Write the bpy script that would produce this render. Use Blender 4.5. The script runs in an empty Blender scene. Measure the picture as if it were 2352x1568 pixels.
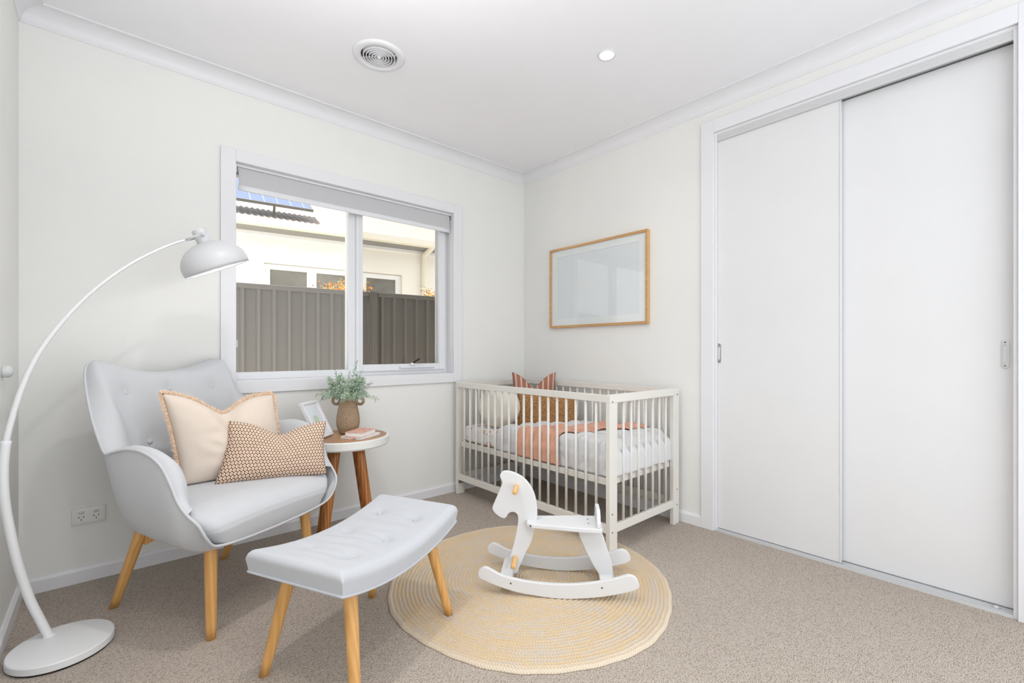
import bpy, bmesh, math, random
from mathutils import Vector, Matrix, noise
D = bpy.data; SC = bpy.context.scene; COL = SC.collection
PI = math.pi
R_ = random.Random(7)

# ------------------------------------------------------------------ camera, world, sun, exposure
cam = D.objects.new('camera', D.cameras.new('camera')); COL.objects.link(cam)
cam.location = (-2.6919, -2.8912, 1.06); cam.rotation_euler = (PI/2, 0, -0.7236)
cam.data.sensor_width = 36; cam.data.lens = 16.088; cam.data.shift_y = 0.00946; cam.data.clip_start = 0.05
SC.camera = cam
w = D.worlds.new('world'); SC.world = w; w.use_nodes = True
bg = w.node_tree.nodes['Background']; bg.inputs[0].default_value = (0.93, 0.965, 1.0, 1); bg.inputs[1].default_value = 1.0
sd = D.lights.new('sun', 'SUN'); sd.energy = 7.0; sd.angle = math.radians(0.6); sd.color = (1, 0.95, 0.86)
sun = D.objects.new('sun', sd); COL.objects.link(sun)
sun.rotation_euler = Vector((0.32, -0.34, -0.88)).to_track_quat('-Z', 'Y').to_euler(); sun.location = (-4, 9, 12)
SC.view_settings.view_transform = 'Standard'; SC.view_settings.look = 'None'
SC.view_settings.exposure = 1.03; SC.view_settings.gamma = 1.0; SC.view_settings.use_curve_mapping = False
DOWNLIGHT_W = 2.3
# added unseen fill lamp, bounces soft light off the ceiling to brighten the room
bl_ = D.lights.new('bounce_fill', 'AREA'); bl_.shape = 'RECTANGLE'; bl_.size = .9; bl_.size_y = .9; bl_.energy = 6.8; bl_.color = (1, .99, .985)
bo_ = D.objects.new('bounce_fill', bl_); COL.objects.link(bo_); bo_.location = (-2.4, -1.9, 1.9); bo_.rotation_euler = (PI, 0, 0)

# ------------------------------------------------------------------ materials
def srgb(r, g, b):
    f = lambda c: (c/255/12.92) if c/255 <= .04045 else ((c/255+.055)/1.055)**2.4
    return (f(r), f(g), f(b), 1)
class NT:
    def __init__(s, name):
        s.m = D.materials.new(name); s.m.use_nodes = True; s.t = s.m.node_tree
        s.b = s.t.nodes['Principled BSDF']; s.out = s.t.nodes['Material Output']
    def n(s, ty, **k):
        nd = s.t.nodes.new('ShaderNode'+ty)
        for a, v in k.items():
            if a.startswith('i_'):
                key = a[2:]; key = int(key) if key.isdigit() else key.replace('_', ' ')
                nd.inputs[key].default_value = v
            else: setattr(nd, a, v)
        return nd
    def l(s, a, b): s.t.links.new(a, b)
    def math(s, op, a, b=None, clamp=False):
        nd = s.t.nodes.new('ShaderNodeMath'); nd.operation = op; nd.use_clamp = clamp
        for i, v in enumerate((a, b)):
            if v is None: continue
            if isinstance(v, (int, float)): nd.inputs[i].default_value = v
            else: s.l(v, nd.inputs[i])
        return nd.outputs[0]
    def mix(s, fac, a, b, blend='MIX'):
        nd = s.t.nodes.new('ShaderNodeMix'); nd.data_type = 'RGBA'; nd.blend_type = blend
        for i, v in ((0, fac), (6, a), (7, b)):
            if isinstance(v, (int, float, tuple)): nd.inputs[i].default_value = v
            else: s.l(v, nd.inputs[i])
        return nd.outputs[2]
    def ramp(s, fac, stops, interp='LINEAR'):
        nd = s.t.nodes.new('ShaderNodeValToRGB'); cr = nd.color_ramp; cr.interpolation = interp
        while len(cr.elements) < len(stops): cr.elements.new(0.5)
        for e, (p, c) in zip(cr.elements, stops): e.position = p; e.color = c
        s.l(fac, nd.inputs[0]); return nd.outputs[0]
    def bump(s, h, strength=.3, dist=.002):
        nd = s.n('Bump'); nd.inputs['Strength'].default_value = strength; nd.inputs['Distance'].default_value = dist
        s.l(h, nd.inputs['Height']); s.l(nd.outputs[0], s.b.inputs['Normal']); return nd
    def coord(s, which='Object', scale=None):
        tc = s.n('TexCoord'); o = tc.outputs[which]
        if scale:
            mp = s.n('Mapping'); mp.inputs['Scale'].default_value = scale; s.l(o, mp.inputs[0]); o = mp.outputs[0]
        return o
    def noise(s, vec, scale, detail=3, rough=.5):
        nd = s.n('TexNoise'); nd.inputs['Scale'].default_value = scale; nd.inputs['Detail'].default_value = detail
        nd.inputs['Roughness'].default_value = rough; s.l(vec, nd.inputs['Vector']); return nd.outputs[0]
    def voro(s, vec, scale, feature='F1'):
        nd = s.n('TexVoronoi'); nd.feature = feature; nd.inputs['Scale'].default_value = scale; s.l(vec, nd.inputs['Vector']); return nd
def plain(name, col, rough=.5, metal=0, bump=None, spec=.5):
    t = NT(name); t.b.inputs['Roughness'].default_value = rough; t.b.inputs['Metallic'].default_value = metal
    t.b.inputs['Specular IOR Level'].default_value = spec
    v = t.coord()
    nz = t.noise(v, 6, 3)
    c2 = tuple(x*.965 for x in col[:3])+(1,)
    t.l(t.mix(nz, col, c2), t.b.inputs['Base Color'])
    if bump: t.bump(t.noise(v, bump[0], 2), bump[1], bump[2])
    return t.m
M = {}
M['wall'] = plain('warm white wall paint', srgb(236, 236, 233), .85, bump=(350, .08, .001), spec=.2)
M['ceil'] = plain('ceiling paint', srgb(243, 243, 246), .9, bump=(300, .05, .001), spec=.2)
M['trim'] = plain('gloss white trim', srgb(232, 232, 235), .35, spec=.4)
M['upvc'] = plain('white window frame', srgb(229, 230, 233), .35)
M['door'] = plain('white wardrobe door', srgb(228, 228, 229), .42, spec=.35)
M['whitemetal'] = plain('white powder coat', srgb(208, 209, 211), .36)
M['lampwhite_lit'] = plain('lit white powder coat', srgb(230, 231, 232), .36)  # same white as the shade, lightened to make up for the dim corner
M['chrome'] = plain('satin chrome', srgb(190, 190, 190), .28, 1)
M['dark'] = plain('black plastic', srgb(30, 30, 30), .5)
M['cavity'] = plain('dark cavity', srgb(42, 42, 42), .9)
M['crib'] = plain('white stained crib wood', srgb(228, 225, 218), .45)
M['horse'] = plain('white painted plywood', srgb(224, 225, 227), .4)
M['blind'] = plain('grey blockout fabric', srgb(198, 198, 200), .8, bump=(900, .2, .0005))
M['screw'] = plain('dull screw', srgb(120, 115, 110), .4, .7)
M['felt'] = plain('black rubber', srgb(35, 32, 30), .8)

def carpet():
    t = NT('loop pile carpet'); v = t.coord()
    vo = t.voro(v, 210); vo.inputs['Randomness'].default_value = .8
    mp = t.n('Mapping'); mp.inputs['Rotation'].default_value = (0, 0, .35); mp.inputs['Scale'].default_value = (1, 1.7, 1); t.l(v, mp.inputs[0])
    vo2 = t.voro(mp.outputs[0], 185)
    nz = t.noise(v, 2.2, 2); nf = t.noise(v, 160, 2)
    c = t.ramp(vo2.outputs['Distance'], [(0, srgb(223, 213, 203)), (.4, srgb(213, 202, 191)), (.8, srgb(160, 147, 135))])
    c = t.mix(t.math('MULTIPLY', nf, .5), c, srgb(184, 171, 159))
    c = t.mix(nz, c, t.mix(1.0, c, (.93, .93, .92, 1), 'MULTIPLY'))
    t.l(c, t.b.inputs['Base Color']); t.b.inputs['Roughness'].default_value = 1; t.b.inputs['Specular IOR Level'].default_value = .05
    h = t.math('ADD', t.math('SUBTRACT', 1.0, vo2.outputs['Distance']), t.math('MULTIPLY', nf, .6))
    t.bump(h, .8, .006); return t.m
M['carpet'] = carpet()

def fabric(name, c1, c2, sc=500, rough=.95, bs=.14, sheen=.2):
    t = NT(name); v = t.coord()
    a = t.n('TexWave'); a.wave_type = 'BANDS'; a.bands_direction = 'X'; a.inputs['Scale'].default_value = sc*.5; a.inputs['Distortion'].default_value = 1.5; t.l(v, a.inputs[0])
    b = t.n('TexWave'); b.wave_type = 'BANDS'; b.bands_direction = 'Z'; b.inputs['Scale'].default_value = sc*.5; b.inputs['Distortion'].default_value = 1.5; t.l(v, b.inputs[0])
    nz = t.noise(v, sc, 3, .7)
    n2 = t.noise(v, 25, 2)
    t.l(t.mix(t.math('ADD', t.math('MULTIPLY', nz, .8), t.math('MULTIPLY', n2, .2)), c1, c2), t.b.inputs['Base Color'])
    t.b.inputs['Roughness'].default_value = rough; t.b.inputs['Specular IOR Level'].default_value = .1
    t.b.inputs['Sheen Weight'].default_value = sheen
    t.bump(t.math('ADD', nz, t.math('MULTIPLY', a.outputs['Fac'], b.outputs['Fac'])), bs, .0012)
    return t.m
M['greyfab'] = fabric('pale grey melange upholstery', srgb(205, 206, 209), srgb(190, 192, 195))
M['ottofab'] = fabric('pale grey ottoman upholstery', srgb(196, 198, 203), srgb(182, 185, 190))
M['linen'] = fabric('cream pink linen', srgb(228, 215, 202), srgb(214, 199, 184), 350)
M['fringe'] = fabric('peach fringe', srgb(255, 232, 206), srgb(250, 218, 186), 200)
M['boucle'] = fabric('cream boucle', srgb(240, 236, 226), srgb(222, 216, 202), 130, bs=1.0)
M['mint'] = fabric('pale cream velvet', srgb(232, 233, 226), srgb(225, 226, 219), 400)
M['quilt'] = fabric('pale grey quilt', srgb(226, 226, 228), srgb(208, 209, 212), 260)
M['blanket'] = fabric('peach knit blanket', srgb(230, 178, 154), srgb(214, 156, 130), 220, bs=.5)

def teddy():
    t = NT('tan teddy fleece'); v = t.coord(); vo = t.voro(v, 120); nz = t.noise(v, 60, 3)
    c = t.ramp(vo.outputs['Distance'], [(0, srgb(222, 176, 124)), (.5, srgb(196, 146, 94)), (1, srgb(134, 92, 52))])
    c = t.mix(t.math('MULTIPLY', nz, .35), c, srgb(140, 92, 50))
    t.l(c, t.b.inputs['Base Color']); t.b.inputs['Roughness'].default_value = 1
    t.bump(t.math('SUBTRACT', 1.0, vo.outputs['Distance']), 1, .012); return t.m
M['teddy'] = teddy()

def wood(name, c1, c2, c3, axis='Z', sc=14, rough=.4):
    t = NT(name); s = {'Z': (1, 1, .07), 'X': (.07, 1, 1), 'Y': (1, .07, 1)}[axis]
    v = t.coord('Object', s)
    n1 = t.noise(v, sc*3, 4, .6); n2 = t.noise(v, sc, 2)
    wv = t.n('TexWave'); wv.inputs['Scale'].default_value = sc*1.5; wv.inputs['Distortion'].default_value = 2.5; wv.inputs['Detail'].default_value = 2; t.l(v, wv.inputs[0])
    f = t.math('ADD', t.math('MULTIPLY', n1, .6), t.math('MULTIPLY', wv.outputs['Fac'], .4))
    c = t.ramp(f, [(.2, c1), (.55, c2), (.9, c3)])
    t.l(c, t.b.inputs['Base Color']); t.b.inputs['Roughness'].default_value = rough
    t.bump(f, .08, .001); return t.m
M['beech'] = wood('golden beech', srgb(222, 172, 108), srgb(212, 160, 94), srgb(200, 146, 80))
M['oak'] = wood('oak frame', srgb(222, 182, 130), srgb(208, 165, 112), srgb(186, 140, 88), 'Y', 18)
M['oakv'] = wood('oak frame upright', srgb(222, 182, 130), srgb(208, 165, 112), srgb(186, 140, 88), 'Z', 18)
M['teak'] = wood('teak leg', srgb(190, 128, 68), srgb(168, 104, 48), srgb(112, 62, 24))
M['teaktop'] = wood('teak top', srgb(196, 156, 118), srgb(176, 132, 94), srgb(136, 94, 60), 'X', 9)
M['dowel'] = wood('pine dowel', srgb(232, 192, 130), srgb(222, 176, 112), srgb(205, 155, 92), 'Y', 20)

def tabrim():
    return plain('off white lacquer', srgb(226, 226, 222), .4)
M['rim'] = tabrim()

def jute():
    t = NT('braided jute'); v = t.coord()
    sp = t.n('SeparateXYZ'); t.l(v, sp.inputs[0]); x, y = sp.outputs[0], sp.outputs[1]
    r = t.math('SQRT', t.math('ADD', t.math('MULTIPLY', x, x), t.math('MULTIPLY', y, y)))
    an = t.math('ARCTAN2', y, x)
    ring = t.math('FLOOR', t.math('DIVIDE', r, .0165))
    al = t.math('MULTIPLY', an, r)                       # arc length
    # herringbone braid
    rr = t.math('ABSOLUTE', t.math('SUBTRACT', t.math('FRACT', t.math('DIVIDE', r, .0165)), .5))
    nrep = t.math('ROUND', t.math('ADD', t.math('MULTIPLY', ring, 9.42), 5.0))
    ph = t.math('ADD', t.math('MULTIPLY', an, nrep), t.math('MULTIPLY', rr, 2.4*2*PI))
    ca = t.math('COSINE', an); sa = t.math('SINE', an)
    br = t.math('ADD', t.math('MULTIPLY', t.math('SINE', ph), .5), .5)
    cb = t.n('CombineXYZ'); t.l(t.math('MULTIPLY', ring, 3.7), cb.inputs[0]); t.l(t.math('MULTIPLY', ca, 2.6), cb.inputs[1]); t.l(t.math('MULTIPLY', sa, 2.6), cb.inputs[2])
    tone = t.noise(cb.outputs[0], 1.6, 3, .6)
    cb2 = t.n('CombineXYZ'); t.l(t.math('MULTIPLY', ring, 5.1), cb2.inputs[0]); t.l(t.math('MULTIPLY', x, 75.0), cb2.inputs[1]); t.l(t.math('MULTIPLY', y, 75.0), cb2.inputs[2])
    fine = t.noise(cb2.outputs[0], 1.5, 3, .7)
    outer = t.n('MapRange'); outer.inputs[1].default_value = .60; outer.inputs[2].default_value = .625; t.l(r, outer.inputs[0])
    c = t.ramp(tone, [(.38, srgb(224, 203, 170)), (.5, srgb(220, 203, 180)), (.6, srgb(215, 206, 195))])
    c = t.mix(t.math('MULTIPLY', fine, .42), c, srgb(212, 184, 144))
    c = t.mix(outer.outputs[0], c, srgb(228, 214, 194))
    c = t.mix(t.math('MULTIPLY', t.math('POWER', t.math('SUBTRACT', 1.0, br), 3.0), .45), c, srgb(176, 148, 112))
    t.l(c, t.b.inputs['Base Color']); t.b.inputs['Roughness'].default_value = .95; t.b.inputs['Specular IOR Level'].default_value = .1
    t.bump(t.math('ADD', t.math('MULTIPLY', br, .7), t.math('MULTIPLY', fine, .9)), .6, .004); return t.m
M['jute'] = jute()

def pattern_pillow():
    t = NT('brown and pink geometric print')
    uv = t.n('TexCoord').outputs['UV']; sp = t.n('SeparateXYZ'); t.l(uv, sp.inputs[0])
    u = t.math('MULTIPLY', sp.outputs[0], 31.0); vv = t.math('MULTIPLY', sp.outputs[1], 18.0)
    row = t.math('FLOOR', vv); odd = t.math('MULTIPLY', t.math('MODULO', row, 2.0), .5)
    fu = t.math('SUBTRACT', t.math('FRACT', t.math('ADD', u, odd)), .5); fv = t.math('SUBTRACT', t.math('FRACT', vv), .5)
    d = t.math('ADD', t.math('MULTIPLY', t.math('ABSOLUTE', fu), .95), t.math('MULTIPLY', t.math('ABSOLUTE', fv), .62))
    d2 = t.math('MAXIMUM', t.math('ABSOLUTE', fu), t.math('ABSOLUTE', fv))
    d = t.math('ADD', t.math('MULTIPLY', d, .86), t.math('MULTIPLY', d2, .24))
    nz = t.noise(uv, 90, 2)
    d = t.math('ADD', d, t.math('MULTIPLY', t.math('SUBTRACT', nz, .5), .05))
    c = t.ramp(d, [(0, srgb(178, 130, 122)), (.17, srgb(186, 140, 130)), (.21, srgb(240, 222, 206)), (.455, srgb(236, 214, 194)), (.485, srgb(118, 88, 58)), (1, srgb(104, 76, 50))])
    t.l(c, t.b.inputs['Base Color']); t.b.inputs['Roughness'].default_value = .9; t.b.inputs['Specular IOR Level'].default_value = .1
    t.bump(t.noise(uv, 400, 2), .2, .001); return t.m
M['geo'] = pattern_pillow()

def stripe_pillow():
    t = NT('rust cotton with woven stripes')
    uv = t.n('TexCoord').outputs['UV']; sp = t.n('SeparateXYZ'); t.l(uv, sp.inputs[0])
    f = t.math('FRACT', t.math('MULTIPLY', sp.outputs[0], 8.0))
    W = srgb(232, 216, 204); B = srgb(166, 112, 92)
    c = t.ramp(f, [(0, B), (.5, B), (.501, W), (.56, W), (.561, B), (.60, B), (.601, W), (.66, W), (.661, B), (.70, B), (.701, W), (.76, W), (.761, B), (1, B)], 'CONSTANT')
    t.l(c, t.b.inputs['Base Color']); t.b.inputs['Roughness'].default_value = .95
    t.bump(t.noise(uv, 300, 2), .3, .001); return t.m
M['stripe'] = stripe_pillow()

def rainbow_sheet():
    t = NT('white sheet with rainbow print')
    uv = t.n('TexCoord').outputs['UV']
    vo = t.voro(uv, 1.0); vo.inputs['Scale'].default_value = 12; vo.inputs['Randomness'].default_value = .55
    d = vo.outputs['Distance']
    Wt = srgb(236, 234, 236)
    arcs = t.ramp(d, [(0, Wt), (.10, srgb(214, 150, 110)), (.16, srgb(240, 214, 190)), (.20, srgb(226, 170, 70)), (.27, Wt), (.30, srgb(196, 118, 96)), (.36, Wt), (1, Wt)], 'CONSTANT')
    col = vo.outputs['Color']; sp = t.n('SeparateXYZ'); t.l(col, sp.inputs[0])
    spts = t.voro(uv, 26); mask = t.math('LESS_THAN', spts.outputs['Distance'], .16)
    c2 = t.mix(mask, arcs, t.mix(sp.outputs[0], srgb(222, 182, 60), srgb(206, 96, 120)))
    t.l(c2, t.b.inputs['Base Color']); t.b.inputs['Roughness'].default_value = .9; return t.m
M['rainbow'] = rainbow_sheet()

def clay():
    t = NT('speckled stoneware'); v = t.coord(); vo = t.voro(v, 340); nz = t.noise(v, 200, 3)
    c = t.ramp(vo.outputs['Distance'], [(0, srgb(212, 190, 160)), (.4, srgb(176, 150, 122)), (.8, srgb(104, 82, 62))])
    t.l(t.mix(t.math('MULTIPLY', nz, .4), c, srgb(166, 142, 114)), t.b.inputs['Base Color']); t.b.inputs['Roughness'].default_value = .6
    t.bump(vo.outputs['Distance'], .7, .0018).invert = True; return t.m
M['clay'] = clay()

def leafm(name, stops, sc=3):
    t = NT(name); oi = t.n('TexCoord').outputs['Object']
    nz = t.noise(oi, sc*10, 2)
    t.l(t.ramp(nz, stops), t.b.inputs['Base Color']); t.b.inputs['Roughness'].default_value = .7
    return t.m
M['fern'] = leafm('dusty sage leaves', [(.3, srgb(128, 156, 138)), (.5, srgb(176, 196, 174)), (.7, srgb(206, 214, 182))])
M['ferngreen'] = leafm('fresh green tips', [(.3, srgb(74, 140, 84)), (.6, srgb(112, 172, 112)), (.8, srgb(142, 190, 130))])
M['photinia'] = leafm('orange and yellow photinia leaves', [(.36, srgb(180, 70, 20)), (.46, srgb(240, 150, 20)), (.56, srgb(235, 200, 30)), (.7, srgb(120, 140, 30))], 2)

def glass():
    t = NT('window glass'); t.t.nodes.remove(t.b)
    fr = t.n('Fresnel'); ge = t.n('NewGeometry')
    t.l(t.math('SUBTRACT', 1.45, t.math('MULTIPLY', ge.outputs['Backfacing'], 1.45-1/1.45)), fr.inputs[0])
    tr = t.n('BsdfTransparent'); tr.inputs[0].default_value = (.97, .98, .98, 1)
    gl = t.n('BsdfGlossy'); gl.inputs['Roughness'].default_value = 0.0
    mx = t.n('MixShader'); t.l(fr.outputs[0], mx.inputs[0]); t.l(tr.outputs[0], mx.inputs[1]); t.l(gl.outputs[0], mx.inputs[2])
    t.l(mx.outputs[0], t.out.inputs[0]); return t.m
M['glass'] = glass()
def flyscreen():
    t = NT('dark insect screen'); t.t.nodes.remove(t.b)
    tr = t.n('BsdfTransparent'); df = t.n('BsdfDiffuse'); df.inputs[0].default_value = (.03, .03, .03, 1)
    mx = t.n('MixShader'); mx.inputs[0].default_value = .30; t.l(tr.outputs[0], mx.inputs[1]); t.l(df.outputs[0], mx.inputs[2])
    t.l(mx.outputs[0], t.out.inputs[0]); return t.m
M['screen'] = flyscreen()
def emit(name, col, st):
    t = NT(name); t.b.inputs['Emission Color'].default_value = col; t.b.inputs['Emission Strength'].default_value = st; return t.m
M['lamp_on'] = emit('lit diffuser', (1, .98, .95, 1), 25)
M['bulb_on'] = emit('lit bulb', (1, .98, .95, 1), 9)

def colorbond(name, col):
    t = NT(name); v = t.coord()
    wv = t.n('TexWave'); wv.bands_direction = 'X'; wv.inputs['Scale'].default_value = 22; t.l(v, wv.inputs[0])
    t.l(t.mix(t.noise(v, 3, 2), col, tuple(x*.93 for x in col[:3])+(1,)), t.b.inputs['Base Color'])
    t.b.inputs['Roughness'].default_value = .45; return t.m
M['fence'] = colorbond('grey brown steel fence', srgb(115, 108, 101))
M['render'] = plain('cream rendered wall', srgb(252, 246, 236), .9)
M['roofm'] = plain('pale corrugated roof', srgb(148, 132, 120), .6)
M['gutter'] = plain('cream gutter', srgb(240, 232, 214), .5)
M['fasciam'] = plain('grey soffit', srgb(138, 137, 132), .6)
M['housetrim'] = plain('white house window frame', srgb(245, 245, 245), .5)
M['blind2'] = plain('grey window interior', srgb(120, 116, 104), .5)
def panelm():
    t = NT('blue solar cells'); v = t.coord()
    sp = t.n('SeparateXYZ'); t.l(v, sp.inputs[0])
    ff = t.math('FRACT', t.math('MULTIPLY', sp.outputs[0], 1/.166)); mk = t.math('LESS_THAN', ff, .06)
    t.l(t.mix(mk, srgb(46, 68, 112), srgb(120, 130, 150)), t.b.inputs['Base Color']); t.b.inputs['Roughness'].default_value = .25; return t.m
M['solar'] = panelm()

# ------------------------------------------------------------------ mesh helpers
def ob(name, bm, mat, parent=None, smooth=False, loc=None, rotz=None, bevel=None, recalc=True, mats=None):
    if recalc: bmesh.ops.recalc_face_normals(bm, faces=bm.faces)
    me = D.meshes.new(name); bm.to_mesh(me); bm.free()
    o = D.objects.new(name, me); COL.objects.link(o)
    for m in (mats or [mat]): me.materials.append(m)
    if smooth:
        me.polygons.foreach_set('use_smooth', [True]*len(me.polygons))
    if parent: o.parent = parent
    if loc is not None: o.location = loc
    if rotz is not None: o.rotation_euler = (0, 0, rotz)
    if bevel:
        b = o.modifiers.new('bevel', 'BEVEL'); b.width = bevel; b.segments = 2; b.limit_method = 'ANGLE'; b.angle_limit = math.radians(40)
        b.harden_normals = False
    return o
def thing(name, label, cat, loc=(0, 0, 0), rotz=0, group=None):
    o = D.objects.new(name, None); COL.objects.link(o); o.location = loc; o.rotation_euler = (0, 0, rotz); o.empty_display_size = .05
    tag(o, label, cat, group); return o
def tag(o, label, cat, group=None, kind=None):
    o['label'] = label; o['category'] = cat
    if group: o['group'] = group
    if kind: o['kind'] = kind
    return o
def struct(o): o['kind'] = 'structure'; return o
def box(bm, x0, x1, y0, y1, z0, z1, mi=0):
    vs = [bm.verts.new((x, y, z)) for z in (z0, z1) for x, y in ((x0, y0), (x1, y0), (x1, y1), (x0, y1))]
    for f in ((0, 3, 2, 1), (4, 5, 6, 7), (0, 1, 5, 4), (1, 2, 6, 5), (2, 3, 7, 6), (3, 0, 4, 7)):
        bm.faces.new([vs[i] for i in f]).material_index = mi
    return vs
def boxbm(*a):
    bm = bmesh.new(); box(bm, *a); return bm
def lathe(bm, prof, n=32, center=(0, 0, 0), mtx=None, close=False):
    rings = []
    for r, z in prof:
        if r < 1e-6: rings.append([bm.verts.new((center[0], center[1], center[2]+z))])
        else: rings.append([bm.verts.new((center[0]+r*math.cos(2*PI*i/n), center[1]+r*math.sin(2*PI*i/n), center[2]+z)) for i in range(n)])
    seq = list(zip(rings, rings[1:]))
    if close: seq.append((rings[-1], rings[0]))
    for a, b in seq:
        if len(a) == 1 and len(b) == 1: continue
        for i in range(n):
            j = (i+1) % n
            if len(a) == 1: bm.faces.new((a[0], b[i], b[j]))
            elif len(b) == 1: bm.faces.new((a[i], a[j], b[0]))
            else: bm.faces.new((a[i], a[j], b[j], b[i]))
    if mtx is not None: bmesh.ops.transform(bm, matrix=mtx, verts=[v for r in rings for v in r])
def tube(bm, pts, rad, n=12, caps=True, closed=False):
    pts = [Vector(p) for p in pts]; N = len(pts)
    rr = rad if isinstance(rad, (list, tuple)) else [rad]*N
    rings = []; up = None
    for i in range(N):
        if closed: tg = (pts[(i+1) % N]-pts[i-1]).normalized()
        else: tg = (pts[min(i+1, N-1)]-pts[max(i-1, 0)]).normalized()
        if up is None:
            up = Vector((0, 0, 1)) if abs(tg.z) < .9 else Vector((1, 0, 0))
        u = (up-tg*up.dot(tg)).normalized(); up = u; v = tg.cross(u)
        rings.append([bm.verts.new(pts[i]+(u*math.cos(2*PI*k/n)+v*math.sin(2*PI*k/n))*rr[i]) for k in range(n)])
    pr = list(zip(rings, rings[1:]))
    if closed: pr.append((rings[-1], rings[0]))
    for a, b in pr:
        for k in range(n):
            bm.faces.new((a[k], a[(k+1) % n], b[(k+1) % n], b[k]))
    if caps and not closed: bm.faces.new(rings[0][::-1]); bm.faces.new(rings[-1])
def tubebm(pts, rad, n=12, **k):
    bm = bmesh.new(); tube(bm, pts, rad, n, **k); return bm
def crom(P, sub=8, closed=False):
    P = [Vector(p) for p in P]; out = []; N = len(P)
    g = (lambda i: P[i % N]) if closed else (lambda i: P[max(0, min(N-1, i))])
    for i in range(N if closed else N-1):
        a, b, c, d = g(i-1), g(i), g(i+1), g(i+2)
        for k in range(sub):
            t = k/sub
            out.append(.5*((2*b)+(c-a)*t+(2*a-5*b+4*c-d)*t*t+(3*b-a-3*c+d)*t**3))
    if not closed: out.append(P[-1].copy())
    return out
def rbox(hx, hy, hz, r, n=10, fn=None, center=(0, 0, 0)):
    """rounded box, optional deform fn(Vector)->Vector"""
    bm = bmesh.new(); bmesh.ops.create_cube(bm, size=2)
    bmesh.ops.subdivide_edges(bm, edges=bm.edges[:], cuts=n, use_grid_fill=True)
    def rem(t, h):
        # concentrate vertices at rounded edges
        s = math.copysign(1, t); a = abs(t); k = .55
        if a < k: return s*a/k*(h-r)
        return s*((h-r)+(a-k)/(1-k)*r)
    for v in bm.verts:
        p = Vector((rem(v.co.x, hx), rem(v.co.y, hy), rem(v.co.z, hz)))
        q = Vector((max(-hx+r, min(hx-r, p.x)), max(-hy+r, min(hy-r, p.y)), max(-hz+r, min(hz-r, p.z))))
        d = p-q
        if d.length > 1e-9:
            # cube->sphere direction using component mapping
            m = max(abs(d.x), abs(d.y), abs(d.z)); dd = d.normalized(); p = q+dd*m
        p += Vector(center)
        v.co = fn(p) if fn else p
    return bm
def prism(bm, poly, y0, y1):
    """poly in (x,z), extruded along y"""
    a = [bm.verts.new((x, y0, z)) for x, z in poly]; b = [bm.verts.new((x, y1, z)) for x, z in poly]
    bm.faces.new(a); bm.faces.new(b[::-1])
    n = len(poly)
    for i in range(n): bm.faces.new((a[i], a[(i+1) % n], b[(i+1) % n], b[i]))
def prismz(bm, poly, z0, z1):
    a = [bm.verts.new((x, y, z0)) for x, y in poly]; b = [bm.verts.new((x, y, z1)) for x, y in poly]
    bm.faces.new(a[::-1]); bm.faces.new(b); n = len(poly)
    for i in range(n): bm.faces.new((a[i], a[(i+1) % n], b[(i+1) % n], b[i]))
def smoothpoly(pts, sub=4):
    return [(p.x, p.z) for p in crom([(x, 0, z) for x, z in pts], sub, True)]
def grid(bm, fn, nu, nv, closed_u=False, uvl=None, flip=False):
    vs = [[bm.verts.new(fn(i/nu, j/nv)) for j in range(nv+1)] for i in range(nu+(0 if closed_u else 1))]
    for i in range(nu):
        for j in range(nv):
            i2 = (i+1) % len(vs) if closed_u else i+1
            f = bm.faces.new((vs[i][j], vs[i2][j], vs[i2][j+1], vs[i][j+1]))
            if uvl:
                for lp, (a, b) in zip(f.loops, ((i, j), (i+1, j), (i+1, j+1), (i, j+1))): lp[uvl].uv = (a/nu, b/nv)
    return vs
def sm(a, b, x):
    t = max(0, min(1, (x-a)/(b-a))); return t*t*(3-2*t)
def mir(o): return o

# ================================================================== ROOM SHELL
W_, H_ = 2.98, 2.558
YB = -3.45
WX0, WX1, WZ0, WZ1 = -2.165, -0.735, 0.896, 2.10       # window opening
bm = bmesh.new()
_a, _b, _c, _d = WX0-.013, WX1+.013, WZ0-.013, WZ1+.013
box(bm, -W_-.2, _a, 0, .15, -.3, H_+.1); box(bm, _b, .9, 0, .15, -.3, H_+.1)
box(bm, _a, _b, 0, .15, -.3, _c); box(bm, _a, _b, 0, .15, _d, H_+.1)
struct(ob('wall_window', bm, M['wall']))
DY0, DY1, DZ = -1.655, -2.860, 2.350                    # wardrobe opening along wall_right
bm = bmesh.new()
box(bm, 0, .11, DY0, 0, -.02, H_+.1); box(bm, 0, .11, DY1, DY0, DZ+.0005, H_+.1); box(bm, 0, .11, YB, DY1, -.02, H_+.1)
struct(ob('wall_right', bm, M['wall']))
struct(ob('wall_left', boxbm(-W_-.12, -W_, YB, 0, -.02, H_+.1), M['wall']))
struct(ob('floor', boxbm(-W_-.12, .9, YB, 0.0, -.06, 0), M['carpet']))
bm = bmesh.new(); _vx, _vy, _h = -1.66, -.705, .086
box(bm, -W_-.12, _vx-_h, YB, .16, H_, H_+.1); box(bm, _vx+_h, .9, YB, .16, H_, H_+.1)
box(bm, _vx-_h, _vx+_h, YB, _vy-_h, H_, H_+.1); box(bm, _vx-_h, _vx+_h, _vy+_h, .16, H_, H_+.1)
struct(ob('ceiling', bm, M['ceil']))
struct(ob('trim_1', boxbm(-W_-1, 1.4, .0, 1.05, H_+.11, H_+.16), M['fasciam']))    # unseen eave soffit, made deep to keep sun out of the window
# wardrobe interior shell
bm = bmesh.new()
box(bm, .70, .74, -2.99, -1.5, 0, H_); box(bm, .11, .70, -1.54, -1.5, 0, H_); box(bm, .11, .70, -3.0, -2.96, 0, H_)
struct(ob('wall_wardrobe', bm, M['wall']))

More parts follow.
